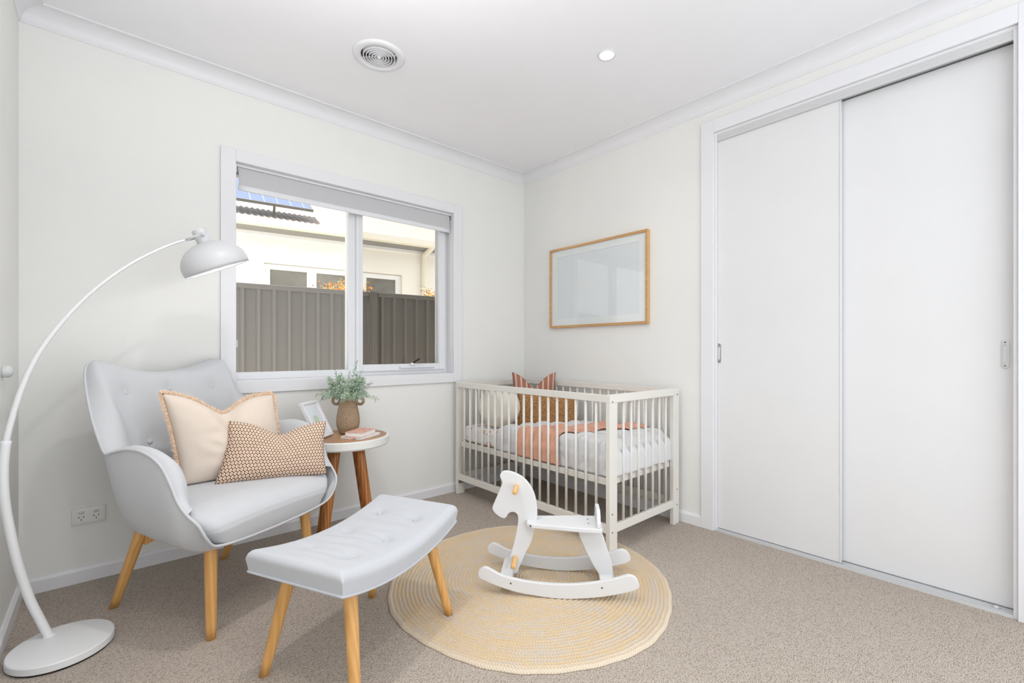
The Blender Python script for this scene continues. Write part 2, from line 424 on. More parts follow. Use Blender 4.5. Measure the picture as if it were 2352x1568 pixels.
# cornice (cove) on three walls
def cove_profile(n=10):
    P = [(0, -.074)]
    P += [(.004, -.074)]
    for i in range(n+1):
        a = PI/2*i/n
        P.append((.072-.064*math.cos(a)*1.0+.0, -.068+.060*math.sin(a)))
    P += [(.080, -.008), (.080, 0), (0, 0)]
    return P
CP = cove_profile()
def cornice(name, fn0, fn1):
    bm = bmesh.new(); a = [bm.verts.new(fn0(d, H_+z)) for d, z in CP]; b = [bm.verts.new(fn1(d, H_+z)) for d, z in CP]
    n = len(CP)
    for i in range(n): bm.faces.new((a[i], a[(i+1) % n], b[(i+1) % n], b[i]))
    bm.faces.new(a); bm.faces.new(b)
    return struct(ob(name, bm, M['trim']))
cornice('trim_2', lambda d, z: (-W_+d, -d, z), lambda d, z: (-d, -d, z))
cornice('trim_3', lambda d, z: (-d, -d, z), lambda d, z: (-d, YB, z))
cornice('trim_4', lambda d, z: (-W_+d, -d, z), lambda d, z: (-W_+d, YB, z))
# baseboards with bevelled top
BP = [(0, 0), (.014, 0), (.014, .054), (.006, .067), (0, .067)]
def baseboard(name, fn0, fn1):
    bm = bmesh.new(); a = [bm.verts.new(fn0(d, z)) for d, z in BP]; b = [bm.verts.new(fn1(d, z)) for d, z in BP]
    n = len(BP)
    for i in range(n): bm.faces.new((a[i], a[(i+1) % n], b[(i+1) % n], b[i]))
    bm.faces.new(a); bm.faces.new(b); return struct(ob(name, bm, M['trim']))
baseboard('baseboard_window', lambda d, z: (-W_+d, -d, z), lambda d, z: (-d, -d, z))
baseboard('baseboard_left', lambda d, z: (-W_+d, -d, z), lambda d, z: (-W_+d, YB, z))
baseboard('baseboard_right', lambda d, z: (-d, -d, z), lambda d, z: (-d, -1.579, z))

# ================================================================== WINDOW
bm = bmesh.new(); cw = .068; ct = .016
def frame_rect(bm, x0, x1, z0, z1, wl, wr, wt, wb, y0, y1):
    box(bm, x0, x0+wl, y0, y1, z0, z1); box(bm, x1-wr, x1, y0, y1, z0, z1)
    box(bm, x0+wl, x1-wr, y0, y1, z1-wt, z1); box(bm, x0+wl, x1-wr, y0, y1, z0, z0+wb)
frame_rect(bm, WX0-.072, WX1+.076, WZ0-.069, WZ1+.066, .072, .076, .066, .069, -ct, 0)
win = struct(ob('window_1', bm, M['trim'], bevel=.002))
bm = bmesh.new(); frame_rect(bm, WX0-.012, WX1+.012, WZ0-.012, WZ1+.012, .012, .012, .012, .012, .0005, .149)
ob('window_reveal', bm, M['trim'], win)
FY0, FY1 = .085, .145
bm = bmesh.new()
frame_rect(bm, WX0, WX1, WZ0, WZ1, .018, .04, .04, .042, FY0, FY1)
box(bm, -1.502, -1.440, FY0, FY1, WZ0+.042, WZ1-.04)
ob('window_frame', bm, M['upvc'], win, bevel=.002)
bm = bmesh.new(); frame_rect(bm, -1.455, WX1-.024, WZ0+.028, WZ1-.03, .045, .052, .04, .045, FY0-.016, FY1-.012)
box(bm, -1.432, -1.428, FY0-.019, FY0-.015, WZ0+.04, WZ1-.04)
sash = ob('window_sash', bm, M['upvc'], win, bevel=.003)
ob('window_pane', boxbm(WX0+.018, -1.502, .112, .116, WZ0+.042, WZ1-.04), M['glass'], win)
ob('sash_pane', boxbm(-1.41, WX1-.076, .118, .122, WZ0+.073, WZ1-.07), M['glass'], sash)
bm = bmesh.new(); grid(bm, lambda u, v: (-1.41+u*(.599), .092, WZ0+.073+v*(1.061)), 1, 1)
ob('insect_screen', bm, M['screen'], sash)
# winder
wd = ob('window_winder', boxbm(-1.145, -.865, .048, .072, .940, .956), M['upvc'], win, bevel=.004)
bm = bmesh.new(); lathe(bm, [(0, 0), (.018, 0), (.018, .012), (.010, .022), (0, .024)], 16, (-1.045, .055, .955)); box(bm, -.99, -.955, .050, .070, .955, .959)
ob('winder_hub', bm, M['upvc'], wd, True)
ob('winder_handle', tubebm([(-1.045, .052, .970), (-1.04, .035, .985), (-1.02, .02, 1.0), (-1.010, .015, 1.008)], [.006, .005, .007, .006], 10), M['dark'], wd, True)

# roller blind
bl = thing('roller_blind', 'grey blockout roller blind rolled up at the top of the window', 'blind', (WX0, .04, 2.09))
def rel(o, root):   # keep world placement when parenting to an empty
    return o
bx = -bl.location.x; by = -bl.location.y; bz = -bl.location.z
def inb(o): o.parent = bl; o.location = (bx, by, bz); return o
bm = bmesh.new(); lathe(bm, [(0, 0), (.017, 0), (.017, 1.40), (0, 1.40)], 20, mtx=Matrix.Translation((WX0+.015, .045, 2.078)) @ Matrix.Rotation(PI/2, 4, 'Y'))
inb(ob('blind_roll', bm, M['blind'], smooth=False))
bm = bmesh.new(); box(bm, WX0+.020, WX1-.012, .027, .0285, 1.985, 2.078)
inb(ob('blind_fabric', bm, M['blind']))
inb(ob('bottom_rail', rbox(.702, .006, .0155, .004, 3, center=((WX0+.020+WX1-.012)/2, .028, 1.972)), M['upvc'], smooth=True))
inb(ob('head_track', boxbm(WX0+.002, WX1-.002, .018, .07, 2.086, 2.099), M['trim']))
for x in (WX0+.004, WX1-.010):
    inb(ob('bracket', boxbm(x, x+.006, .02, .065, 2.055, 2.097), M['chrome']))
bm = bmesh.new()
for k in range(2):
    z = 2.06
    while z > 1.10:
        bmesh.ops.create_icosphere(bm, subdivisions=1, radius=.0023, matrix=Matrix.Translation((WX0+.005+.0*k, .018+.018*k, z))); z -= .0062
inb(ob('bead_chain', bm, M['upvc']))
inb(ob('chain_holder', rbox(.006, .016, .022, .005, 3, center=(WX0+.008, .027, 1.10)), M['whitemetal'], smooth=True))

# ================================================================== WARDROBE
bm = bmesh.new()
AT = .016
box(bm, -AT, 0, -1.579, DY0, 0, 2.425); box(bm, -AT, 0, DY1-.085, DY1, 0, 2.425); box(bm, -AT, 0, DY1, DY0, DZ, 2.425)
struct(ob('trim_5', bm, M['trim'], bevel=.002))
bm = bmesh.new()
box(bm, .0005, .11, DY0-.012, DY0-.0005, 0, DZ-.0005); box(bm, .0005, .11, DY1+.0005, DY1+.012, 0, DZ-.0005); box(bm, .0005, .11, DY1+.012, DY0-.012, DZ-.012, DZ-.0005)
struct(ob('trim_6', bm, M['trim']))
# head track with ribbed fascia
bm = bmesh.new()
box(bm, .004, .012, DY1+.012, DY0-.012, 2.298, 2.338); box(bm, .002, .012, DY1+.012, DY0-.012, 2.330, 2.338)
for k in range(3): box(bm, .0025, .005, DY1+.012, DY0-.012, 2.304+k*.008, 2.307+k*.008)
box(bm, .012, .095, DY1+.012, DY0-.012, 2.326, 2.338); box(bm, .086, .095, DY1+.012, DY0-.012, 2.285, 2.338); box(bm, .046, .050, DY1+.012, DY0-.012, 2.310, 2.338)
tag(ob('wardrobe_head_track', bm, plain('pale grey track', srgb(212, 212, 213), .4)), 'white ribbed head track above the sliding wardrobe doors', 'track')
bm = bmesh.new()
box(bm, -.004, .098, DY1+.012, DY0-.012, 0.0, .006)
for x in (-.004, .014, .044, .066, .094): box(bm, x, x+.004, DY1+.012, DY0-.012, .006, .014)
tag(ob('wardrobe_floor_track', bm, M['whitemetal']), 'white grooved floor track below the sliding wardrobe doors', 'track')
def handle(parent, y, z, xf, w=.0115, h=.058):
    def cap(n, ww, hh):
        pts = []
        for s, c in ((1, hh-ww), (-1, -(hh-ww))):
            for i in range(n+1):
                a = PI*i/n; pts.append((s*ww*math.cos(a), c+s*ww*math.sin(a)))
        return pts
    o_, i_ = cap(10, w, h), cap(10, w*.60, h*.66)
    bm = bmesh.new()
    vo = [bm.verts.new((xf-.003, y+a, z+b)) for a, b in o_]; vi = [bm.verts.new((xf-.003, y+a, z+b)) for a, b in i_]
    vb = [bm.verts.new((xf+.0, y+a, z+b)) for a, b in o_]; vd = [bm.verts.new((xf+.011, y+a*.95, z+b*.97)) for a, b in i_]
    n = len(o_)
    for k in range(n):
        j = (k+1) % n
        bm.faces.new((vo[k], vo[j], vi[j], vi[k])); bm.faces.new((vo[k], vo[j], vb[j], vb[k])); bm.faces.new((vi[k], vi[j], vd[j], vd[k]))
    bm.faces.new(vd)
    hd = ob('flush_handle', bm, M['chrome'], parent)
    for s in (1, -1):
        bm = bmesh.new(); lathe(bm, [(0, 0), (.003, 0), (.002, .0015), (0, .0018)], 10, mtx=Matrix.Translation((xf-.003, y, z+s*h*.83)) @ Matrix.Rotation(-PI/2, 4, 'Y'))
        ob('screw', bm, M['screw'], hd)
def sliding_door(name, x, y0, y1, z0, z1, hy, label):
    # panel with a shallow pocket for the handle
    bm = bmesh.new(); box(bm, x, x+.028, y0, y1, z0, z1)
    d = ob(name, bm, M['door'], bevel=.0025); tag(d, label, 'door')
    d['kind'] = 'structure'
    handle(d, hy, 1.048, x-.0)
    return d
d1 = sliding_door('door_1', .016, -2.271, DY0-.012, .016, 2.305, -1.675, 'front left sliding wardrobe door, plain white, beside the crib')
d2 = sliding_door('door_2', .056, DY1+.010, -2.230, .016, 2.306, -2.824, 'rear right sliding wardrobe door, plain white, at the photo edge')
ob('edge_strip', boxbm(.013, .046, -2.2725, -2.271, .016, 2.305), M['upvc'], d1)
bm = bmesh.new(); lathe(bm, [(0, 0), (.010, 0), (.010, .004), (.006, .008), (0, .008)], 16, (.03, -2.80, .012))
tag(ob('door_stop', bm, M['whitemetal'], smooth=True), 'small white stop button in the wardrobe floor track near right jamb', 'door stop')

# ================================================================== CEILING FITTINGS
vt = thing('ceiling_vent', 'round white ceiling air vent with concentric rings', 'vent', (-1.66, -.705, H_))
VN = 64
bm = bmesh.new(); lathe(bm, [(.088, .03), (.088, -.004), (.094, -.012), (.118, -.010), (.128, -.003), (.128, 0), (.098, 0.0), (.098, .03)], VN); ob('vent_flange', bm, M['trim'], vt, True)
bm = bmesh.new(); lathe(bm, [(0, .085), (.05, .08), (.088, .05), (.088, .0)], VN); ob('vent_throat', bm, M['cavity'], vt)
for r in (.0745, .0605, .0465, .0325, .019):
    bm = bmesh.new(); lathe(bm, [(r, -.012), (r+.0038, -.0125), (r+.0065, .012), (r+.0045, .012)], VN, close=True); ob('vent_ring', bm, M['trim'], vt)
bm = bmesh.new(); lathe(bm, [(0, -.012), (.005, -.012), (.007, -.014), (.009, -.013), (.012, -.010), (.013, -.004), (.0, -.004)], 32); ob('vent_hub', bm, M['trim'], vt, True)
for k in range(4):
    bm = bmesh.new(); a = PI/4+k*PI/2; c, s = math.cos(a), math.sin(a)
    tube(bm, [(c*.012, s*.012, -.003), (c*.088, s*.088, -.003)], .0022, 6); ob('vent_spoke', bm, M['trim'], vt)
def downlight(x, y, label, k=1.0):
    t = thing('downlight', label, 'ceiling light', (x, y, H_), group=None)
    bm = bmesh.new(); lathe(bm, [(.033, -.001), (.036, -.004), (.045, -.003), (.046, 0), (.033, 0)], 40, close=True); ob('bezel', bm, M['trim'], t, True)
    bm = bmesh.new(); lathe(bm, [(0, -.0028), (.033, -.0024), (.033, -.0005), (0, -.0005)], 40); ob('diffuser', bm, M['lamp_on'], t)
    L = D.lights.new('downlight', 'AREA'); L.shape = 'DISK'; L.size = .07; L.energy = DOWNLIGHT_W*k; L.spread = math.radians(125); L.color = (1, .97, .93)
    lo = D.objects.new('downlight_lamp', L); COL.objects.link(lo); lo.location = (x, y, H_-.012)
    return t
downlight(-.80, -1.474, 'small round white downlight glowing in the ceiling', .25)
downlight(-2.18, -1.474, 'added unseen downlight in the ceiling above the footstool')  # out-of-view fitting, put in to brighten the chair side
downlight(-2.30, -2.75, 'added unseen downlight in the ceiling close to the left wall', 1.2)  # another added fitting out of view, lifts the dim low left corner

# ================================================================== WALL ITEMS
pf = thing('picture_frame', 'wide oak frame with blank white print on the wall above the crib', 'picture', (0, -.7785, 1.555))
def inpf(o): o.parent = pf; return o
hw, hh, fw, fd = .4455, .312, .017, .030
bm = bmesh.new(); box(bm, -fd, -.001, -hw, hw, hh-fw, hh); box(bm, -fd, -.001, -hw, hw, -hh, -hh+fw)
box(bm, -fd, -.001, -hw, -hw+fw, -hh+fw, hh-fw); box(bm, -fd, -.001, hw-fw, hw, -hh+fw, hh-fw)
inpf(ob('wooden_frame', bm, M['oak'], bevel=.001))
bm = bmesh.new(); mw = .052
box(bm, -.018, -.014, -hw+fw, hw-fw, hh-fw-mw, hh-fw); box(bm, -.018, -.014, -hw+fw, hw-fw, -hh+fw, -hh+fw+mw)
box(bm, -.018, -.014, -hw+fw, -hw+fw+mw, -hh+fw+mw, hh-fw-mw); box(bm, -.018, -.014, hw-fw-mw, hw-fw, -hh+fw+mw, hh-fw-mw)
inpf(ob('mat_board', bm, plain('white mat board', srgb(246, 246, 246), .8)))
inpf(ob('print', boxbm(-.014, -.010, -hw+fw+mw-.01, hw-fw-mw+.01, -hh+fw+mw-.01, hh-fw-mw+.01), plain('blank grey print', srgb(238, 239, 241), .8)))
inpf(ob('frame_glass', boxbm(-.024, -.022, -hw+fw, hw-fw, -hh+fw, hh-fw), M['glass']))

pw = thing('power_outlet', 'white double power outlet low on the wall behind armchair', 'power outlet', (-2.7575, 0, .300))
def inpw(o): o.parent = pw; return o
inpw(ob('face_plate', rbox(.0585, .0045, .0375, .004, 5, center=(0, -.0045, 0)), plain('white outlet plastic', srgb(232, 231, 228), .35), smooth=True))
M['slot'] = plain('dark socket slot', srgb(60, 60, 60), .8)
for sx in (-.0255, .0255):
    inpw(ob('switch', rbox(.009, .003, .006, .002, 3, center=(sx, -.010, .018)), M['whitemetal'], smooth=True))
    bm = bmesh.new()
    for dx, dz, a in ((-.0085, -.002, .5), (.0085, -.002, -.5), (0, -.014, 0)):
        vs = box(bm, -.0012, .0012, -.0005, .0005, -.0042, .0042)
        bmesh.ops.transform(bm, matrix=Matrix.Translation((sx+dx, -.0092, dz)) @ Matrix.Rotation(-a, 4, 'Y'), verts=vs)
    inpw(ob('socket_slots', bm, M['slot']))
bm = bmesh.new(); lathe(bm, [(0, 0), (.020, 0), (.021, .006), (.022, .016), (.018, .024), (.010, .029), (0, .030)], 24, mtx=Matrix.Translation((-W_, -.425, .985)) @ Matrix.Rotation(PI/2, 4, 'Y'))
tag(ob('wall_knob', bm, M['whitemetal'], smooth=True), 'small round white knob on the left wall at the photo edge', 'knob')

# ================================================================== JUTE RUG
bm = bmesh.new(); nr = 38; pit = .0165; prof = [(0, .007)]
for k in range(nr):
    for j in range(6):
        a = (j+.5)/6; prof.append((k*pit+a*pit+.004, .0060+.0055*math.sin(PI*a)))
prof += [(nr*pit+.008, .004), (nr*pit+.008, .0008), (0, .0008)]
lathe(bm, prof, 160)
for v in bm.verts:
    r = math.hypot(v.co.x, v.co.y)
    if r > .3:
        a = math.atan2(v.co.y, v.co.x); k = 1+(r/.635)**3*(.010*math.sin(3*a+.7)+.006*math.sin(7*a)+.0025*math.sin(31*a))
        v.co.x *= k; v.co.y *= k
tag(ob('jute_rug', bm, M['jute'], smooth=True, loc=(-1.217, -1.345, 0)), 'round braided jute rug on the carpet under the rocking horse', 'rug')
RUGZ = .0115

# ================================================================== CRIB
CX0, CX1, CY0, CY1 = -.745, -.040, -.050, -1.452
crib = thing('baby_crib', 'white wooden slatted baby crib in the corner of the room', 'crib', ((CX0+CX1)/2, (CY0+CY1)/2, 0))
def inc(o): o.parent = crib; o.location = -crib.location; return o
TZ = .832
for (x0, x1) in ((CX0, CX0+.065), (CX1-.065, CX1)):
    for (y0, y1) in ((CY0-.026, CY0), (CY1, CY1+.026)):
        zb = RUGZ if (x0 == CX0 and y0 == CY1) else 0
        inc(ob('leg', boxbm(x0, x1, y0, y1, zb, TZ-.042), M['crib'], bevel=.002))
for (y0, y1) in ((CY0-.026, CY0), (CY1, CY1+.026)):
    inc(ob('end_rail', boxbm(CX0, CX1, y0-.001, y1+.001, TZ-.042, TZ), M['crib'], bevel=.002))
    inc(ob('end_rail', boxbm(CX0+.065, CX1-.065, y0+.003, y1-.003, .105, .150), M['crib'], bevel=.002))
    inc(ob('end_rail', boxbm(CX0+.065, CX1-.065, y0+.003 if y0 < -1 else y0-.02, y1+.018 if y0 < -1 else y1-.006, .352, .386), M['crib'], bevel=.002)) if False else None
    for k in range(7):
        x = CX0+.065+.072*(k+1)
        inc(ob('slat', tubebm([(x, (y0+y1)/2, .148), (x, (y0+y1)/2, TZ-.041)], .0078, 10), M['crib'], smooth=True))
for (x0, x1) in ((CX0, CX0+.024), (CX1-.024, CX1)):
    inc(ob('side_rail', boxbm(x0, x1, CY1+.027, CY0-.027, TZ-.040, TZ-.002), M['crib'], bevel=.002))
    inc(ob('side_rail', boxbm(x0, x1, CY1+.026, CY0-.026, .108, .152), M['crib'], bevel=.002))
    for k in range(18):
        y = CY0-.026-.071*(k+1)
        inc(ob('slat', tubebm([((x0+x1)/2, y, .150), ((x0+x1)/2, y, TZ-.038)], .0078, 10), M['crib'], smooth=True))
# mattress base
bm = bmesh.new(); x0, x1, y0, y1 = CX0+.030, CX1-.030, CY1+.030, CY0-.030
box(bm, x0, x0+.022, y0, y1, .350, .386); box(bm, x1-.022, x1, y0, y1, .350, .386)
box(bm, x0+.022, x1-.022, y0, y0+.022, .350, .386); box(bm, x0+.022, x1-.022, y1-.022, y1, .350, .386)
inc(ob('base_frame', bm, M['crib'], bevel=.002))
for k in range(10):
    y = y0+.08+k*(y1-y0-.16)/9
    inc(ob('base_slat', boxbm(x0+.022, x1-.022, y-.03, y+.03, .372, .384), plain('birch slat', srgb(214, 192, 160), .6) if k == 0 else D.materials['birch slat']))
for z in (.095+.02, .21, .795):
    for x in (CX0+.022, CX1-.022):
        bm = bmesh.new(); lathe(bm, [(0, 0), (.0045, 0), (.004, .0015), (0, .002)], 12, mtx=Matrix.Translation((x, CY1-(.0 if z < .7 else .001), z)) @ Matrix.Rotation(PI/2, 4, 'X'))
        inc(ob('bolt_cap', bm, M['screw']))
inc(ob('label_clip', boxbm(CX0+.010, CX0+.055, CY0-.030, CY0-.026, .078, .100), M['chrome']))

# mattress with rainbow fitted sheet
mx0, mx1, my0, my1 = CX0+.052, CX1-.034, CY1+.036, CY0-.034
bm = rbox((mx1-mx0)/2, (my1-my0)/2, .060, .028, 12, center=((mx0+mx1)/2, (my0+my1)/2, .447))
uvl = bm.loops.layers.uv.new('UV')
for f in bm.faces:
    n = f.normal; ax = max(range(3), key=lambda i: abs(n[i]))
    for lp in f.loops:
        c = lp.vert.co; lp[uvl].uv = ((c.y, c.z+c.x*.2) if ax == 0 else (c.x, c.z) if ax == 1 else (c.y+.3, c.x))
ms = ob('mattress', bm, M['rainbow'], smooth=True); tag(ms, 'thin crib mattress in a white sheet with rainbow print', 'mattress')

def drape(name, mat, off, ymap, n_p=64, n_q=110, puffs=None, folds=None, thick=.006, xend=None, front_drop=.10, clampf=None):
    """sheet lying over the mattress: p runs from the front bottom edge, up the front side and across the top; q along the crib"""
    fx = mx0-.001; topz = .508
    bm = bmesh.new()
    Lf = front_drop; La = .05; Lt = (xend or (mx1-.03))-fx-.03
    tot = Lf+La+Lt
    def base(s):
        if s < Lf: return Vector((fx, 0, topz-.03-Lf+s)), Vector((-1, 0, 0))
        if s < Lf+La:
            a = (s-Lf)/La*PI/2; return Vector((fx+.032-.032*math.cos(a), 0, topz-.03+.032*math.sin(a))), Vector((-math.cos(a), 0, math.sin(a)))
        return Vector((fx+.032+(s-Lf-La), 0, topz+.002)), Vector((0, 0, 1))
    def fn(i, j):
        s = i*tot; P, N = base(s); y = ymap(i, j)
        h = off+(puffs(P, y, s) if puffs else 0)+(folds(P, y, s, i, j) if folds else 0)
        if s < Lf+.6*La:
            h = clampf(h, s, y)
        e = (my0+.03)-y; dz = 0; N2 = N
        if e > 0:
            a = min(e/.047, 1)*PI/2; y = my0+.03-.036*math.sin(a); dz = .036*(1-math.cos(a))+max(0, e-.047)
            N2 = (N*math.cos(a)+Vector((0, -1, 0))*math.sin(a)).normalized(); h = min(h, .012+.020*(1-a/(PI/2)))
        q = Vector((P.x, y, P.z))+N2*h
        q.z = max(q.z-dz, .392+.004*math.sin(q.x*40)); return q
    grid(bm, fn, n_p, n_q)
    o = ob(name, bm, mat, smooth=True, recalc=True)
    md = o.modifiers.new('solid', 'SOLIDIFY'); md.thickness = thick; md.offset = -1 if False else 0
    return o
def puff(P, y, s):
    a = abs(math.sin((s+y*.9)*PI/.15))**.6; b = abs(math.sin((s-y*.9+.3)*PI/.15))**.6
    n = noise.noise(Vector((P.x*6, y*6, s*6)))
    return .024*min(a, b)**.6+.010*n+.012*sm(-.47, -.60, y)+.020*sm(-.95, -1.2, y)
def yq(i, j):
    return -.455-.03*math.sin(i*7)-(j)*(my0*-1-.455-.02)
Q = drape('quilt', M['quilt'], .014, lambda i, j: (-.47-.03*math.sin(i*5))*(1-j)+(my0-.12)*j, puffs=puff, clampf=lambda h, s, y: min(h, .002+.20*max(0, s-.07)+.010*min(abs(math.sin((s+y*.9)*PI/.15)), abs(math.sin((s-y*.9+.3)*PI/.15)))**.45))
tag(Q, 'pale grey quilted coverlet spread over the crib mattress', 'quilt')
def bf(P, y, s, i, j):
    t = (y*70+2.0*math.sin(s*5)+3*noise.noise(Vector((y*5, s*4, 1))))
    k = sm(0.0, .3, i)
    amp = .007*(1-.5*k)
    return .014+amp*math.sin(t)+.004*math.sin(t*.37+1)+puff(P, y, s)
def bmap(i, j):
    a0, b0 = -.715, -1.075                    # span at the front hem
    a1, b1 = -.93, -1.30                    # span at the far side
    k = sm(.15, 1, i)
    a = a0+(a1-a0)*k; b = b0+(b1-b0)*k
    return a+(b-a)*j+.008*math.sin(i*15+j*5)
Bk = drape('blanket', M['blanket'], .014, bmap, n_p=64, n_q=130, folds=bf, thick=.004, clampf=lambda h, s, y: min(.028+.22*max(0, s-.07), .020+.0075*math.sin(y*95+2*math.sin(y*23))+.20*max(0, s-.07)+(.3*max(0, h-.014))))
tag(Bk, 'peach knitted blanket draped across the grey crib quilt', 'blanket')

# cushions ---------------------------------------------------------
def cushion(name, BL, BR, TR, TL, T, mat, dip=0, dipx=.5, dipw=.16, n=36, ear=.0, sag=.0, edge=.03, parent=None, uvs=(1, 1), crease=0):
    BL, BR, TR, TL = map(Vector, (BL, BR, TR, TL))
    nrm = ((BR-BL).cross(TL-BL)).normalized(); up = ((TL-BL)+(TR-BR)).normalized(); side = (BR-BL).normalized()
    bm = bmesh.new(); uvl = bm.loops.layers.uv.new('UV')
    def base(s, t):
        p = BL*(1-s)*(1-t)+BR*s*(1-t)+TR*s*t+TL*(1-s)*t
        # edges pulled in between corners
        cs = math.sin(PI*s); ctt = math.sin(PI*t)
        wS = (TR-TL).length; wT = (TL-BL).length
        p += up*(-edge*wT*cs*(t**3)) + up*(edge*.3*wT*cs*((1-t)**3))
        p += side*(edge*wS*ctt*((1-s)**3)) - side*(edge*wS*ctt*(s**3))
        if dip:
            g = math.exp(-abs((s-dipx)/dipw)**1.6); p -= up*dip*g*t**1.8
        return p
    def thick(s, t):
        a = max(0, 1-abs(2*s-1)**2.6); b = max(0, 1-abs(2*t-1)**2.6)
        h = T/2*(a*b)**.5
        if dip:
            g = math.exp(-((s-dipx)/(dipw*.45))**2); h *= 1-crease*g*sm(.45, 1, t)
        h *= 1+.05*noise.noise(Vector((s*4, t*4, T*50)))
        return h
    def g(sgn):
        def f(s, t):
            wr = .007*noise.noise(Vector((s*9, t*9, sgn)))*math.sin(PI*s)*math.sin(PI*t)
            return base(s, t)+nrm*(sgn*thick(s, t)+wr)
        return f
    grid(bm, g(1), n, n, uvl=uvl); grid(bm, g(-1), n, n, uvl=uvl)
    bmesh.ops.remove_doubles(bm, verts=bm.verts, dist=1e-5)
    o = ob(name, bm, mat, parent, smooth=True)
    return o, base, nrm, up, side

# round boucle cushion
def faceframe(c, yaw=-.7236, lean=.15):
    """axes of an item turned towards the doorway side of the room"""
    rt = Vector((math.cos(yaw), math.sin(yaw), 0)); fw = Vector((-rt.y, rt.x, 0))
    up = (Vector((0, 0, 1))*math.cos(lean)+fw*math.sin(lean)); return rt, up
rt, up = faceframe(None, lean=.12)
fwd = rt.cross(up)
bm = bmesh.new()
bmesh.ops.create_uvsphere(bm, u_segments=48, v_segments=32, radius=1)
cc = Vector((-.575, -.36, .658))
for v in bm.verts:
    p = v.co.copy(); n = 1+.02*noise.noise(p*3)
    rr = .148*n; k = .60
    x, y, z = p.x*rr, p.y*rr, p.z*.095*n
    v.co = cc+rt*x+up*y+fwd*z
o = ob('round_cushion', bm, M['boucle'], smooth=True); tag(o, 'round cream boucle cushion at the left end of the crib', 'cushion')
def quadcush(name, mat, c, w, h, T, lean, yaw=-.7236, topw=1.0, **k):
    c = Vector(c); rt = Vector((math.cos(yaw), math.sin(yaw), 0)); fw = Vector((-rt.y, rt.x, 0))
    up = (Vector((0, 0, 1))*math.cos(lean)+fw*math.sin(lean))
    return cushion(name, c-rt*w/2-up*h/2, c+rt*w/2-up*h/2, c+rt*w/2*topw+up*h/2, c-rt*w/2*topw+up*h/2, T, mat, **k)
o, *_ = quadcush('teddy_cushion', M['teddy'], (-.305, -.575, .632), .47, .27, .13, .16, topw=.90, edge=.02); tag(o, 'tan teddy fleece lumbar cushion leaning in the crib', 'cushion')
o, *_ = quadcush('striped_cushion', M['stripe'], (-.215, -.345, .700), .38, .40, .11, .10, topw=.90, dip=.10, dipw=.22, crease=.4, edge=.06); tag(o, 'rust cushion with white stripes and pointed corners behind crib cushions', 'cushion')

# ================================================================== ARMCHAIR
CO = Vector((-2.327, -.525, 0)); CR = math.atan2(.4622, .8867)
ch = thing('wingback_armchair', 'pale grey wingback armchair with golden timber legs in the left corner', 'armchair', CO, CR)
# local axes: +x to the sitter's left (photo right), -y forward.  helper: (u, w, z) -> (u, -w, z)
def L(u, w, z): return Vector((u, -w, z))
#        P (piping)              N (outward bulge)  I (inward)     Q (inner bottom)       B (shell bottom)
ST = [((0, -.405, .955), (0, 0, 1), (0, 1, 0), (0, -.20, .45), (0, -.17, .345)),
      ((.10, -.405, .966), (0, 0, 1), (0, 1, 0), (.07, -.20, .45), (.08, -.17, .345)),
      ((.20, -.40, 1.000), (.1, 0, 1), (0, 1, 0), (.13, -.195, .45), (.15, -.17, .345)),
      ((.262, -.388, 1.016), (.4, 0, .9), (-.1, 1, 0), (.17, -.19, .45), (.19, -.165, .345)),
      ((.298, -.362, .985), (.8, .2, .5), (-.5, .9, 0), (.19, -.18, .45), (.21, -.16, .345)),
      ((.316, -.322, .900), (.5, .8, .1), (-.7, .7, 0), (.21, -.17, .45), (.225, -.155, .345)),
      ((.334, -.247, .790), (.2, .9, .2), (-.9, .4, 0), (.23, -.15, .45), (.235, -.14, .34)),
      ((.350, -.168, .710), (.1, .8, .5), (-1, .2, 0), (.24, -.13, .45), (.243, -.12, .34)),
      ((.360, -.112, .672), (.1, .2, 1), (-1, 0, 0), (.25, -.11, .45), (.25, -.11, .335)),
      ((.366, -.050, .685), (.1, 0, 1), (-1, 0, 0), (.255, -.06, .45), (.255, -.06, .335)),
      ((.370, .040, .702), (.1, 0, 1), (-1, 0, 0), (.26, .0, .45), (.26, .0, .33)),
      ((.367, .125, .696), (.1, .4, 1), (-1, 0, 0), (.265, .07, .45), (.262, .07, .33)),
      ((.362, .200, .660), (.1, .8, .6), (-1, 0, 0), (.27, .13, .45), (.265, .13, .325)),
      ((.356, .246, .595), (.1, 1, .3), (-1, 0, 0), (.28, .18, .45), (.267, .18, .325)),
      ((.351, .276, .535), (.1, .9, .4), (-1, 0, 0), (.285, .205, .45), (.268, .22, .325)),
      ((.345, .315, .492), (.2, .6, .8), (-.9, 0, .3), (.295, .235, .455), (.266, .25, .325)),
      ((.330, .352, .455), (.3, 1, .3), (-.9, 0, .3), (.28, .30, .46), (.26, .28, .328)),
      ((.308, .360, .405), (.4, 1, 0), (-.9, 0, .3), (.26, .31, .45), (.245, .30, .33)),
      ((.265, .352, .362), (.2, 1, -.2), (-.5, 0, .6), (.22, .31, .43), (.21, .31, .332)),
      ((.150, .347, .346), (0, 1, -.2), (0, 0, 1), (.14, .31, .43), (.13, .31, .332)),
      ((0, .347, .342), (0, 1, -.2), (0, 0, 1), (0, .31, .43), (0, .31, .332))]
SUB = 5
def col(k): return crom([s[k] for s in ST], SUB)
cP, cN, cI, cQ, cB = [col(k) for k in range(5)]
NS = len(cP)
def bez(a, b, c, d, t): return a*(1-t)**3+b*3*t*(1-t)**2+c*3*t*t*(1-t)+d*t**3
def mirr(lst): # full loop of vectors, symmetric
    return lst
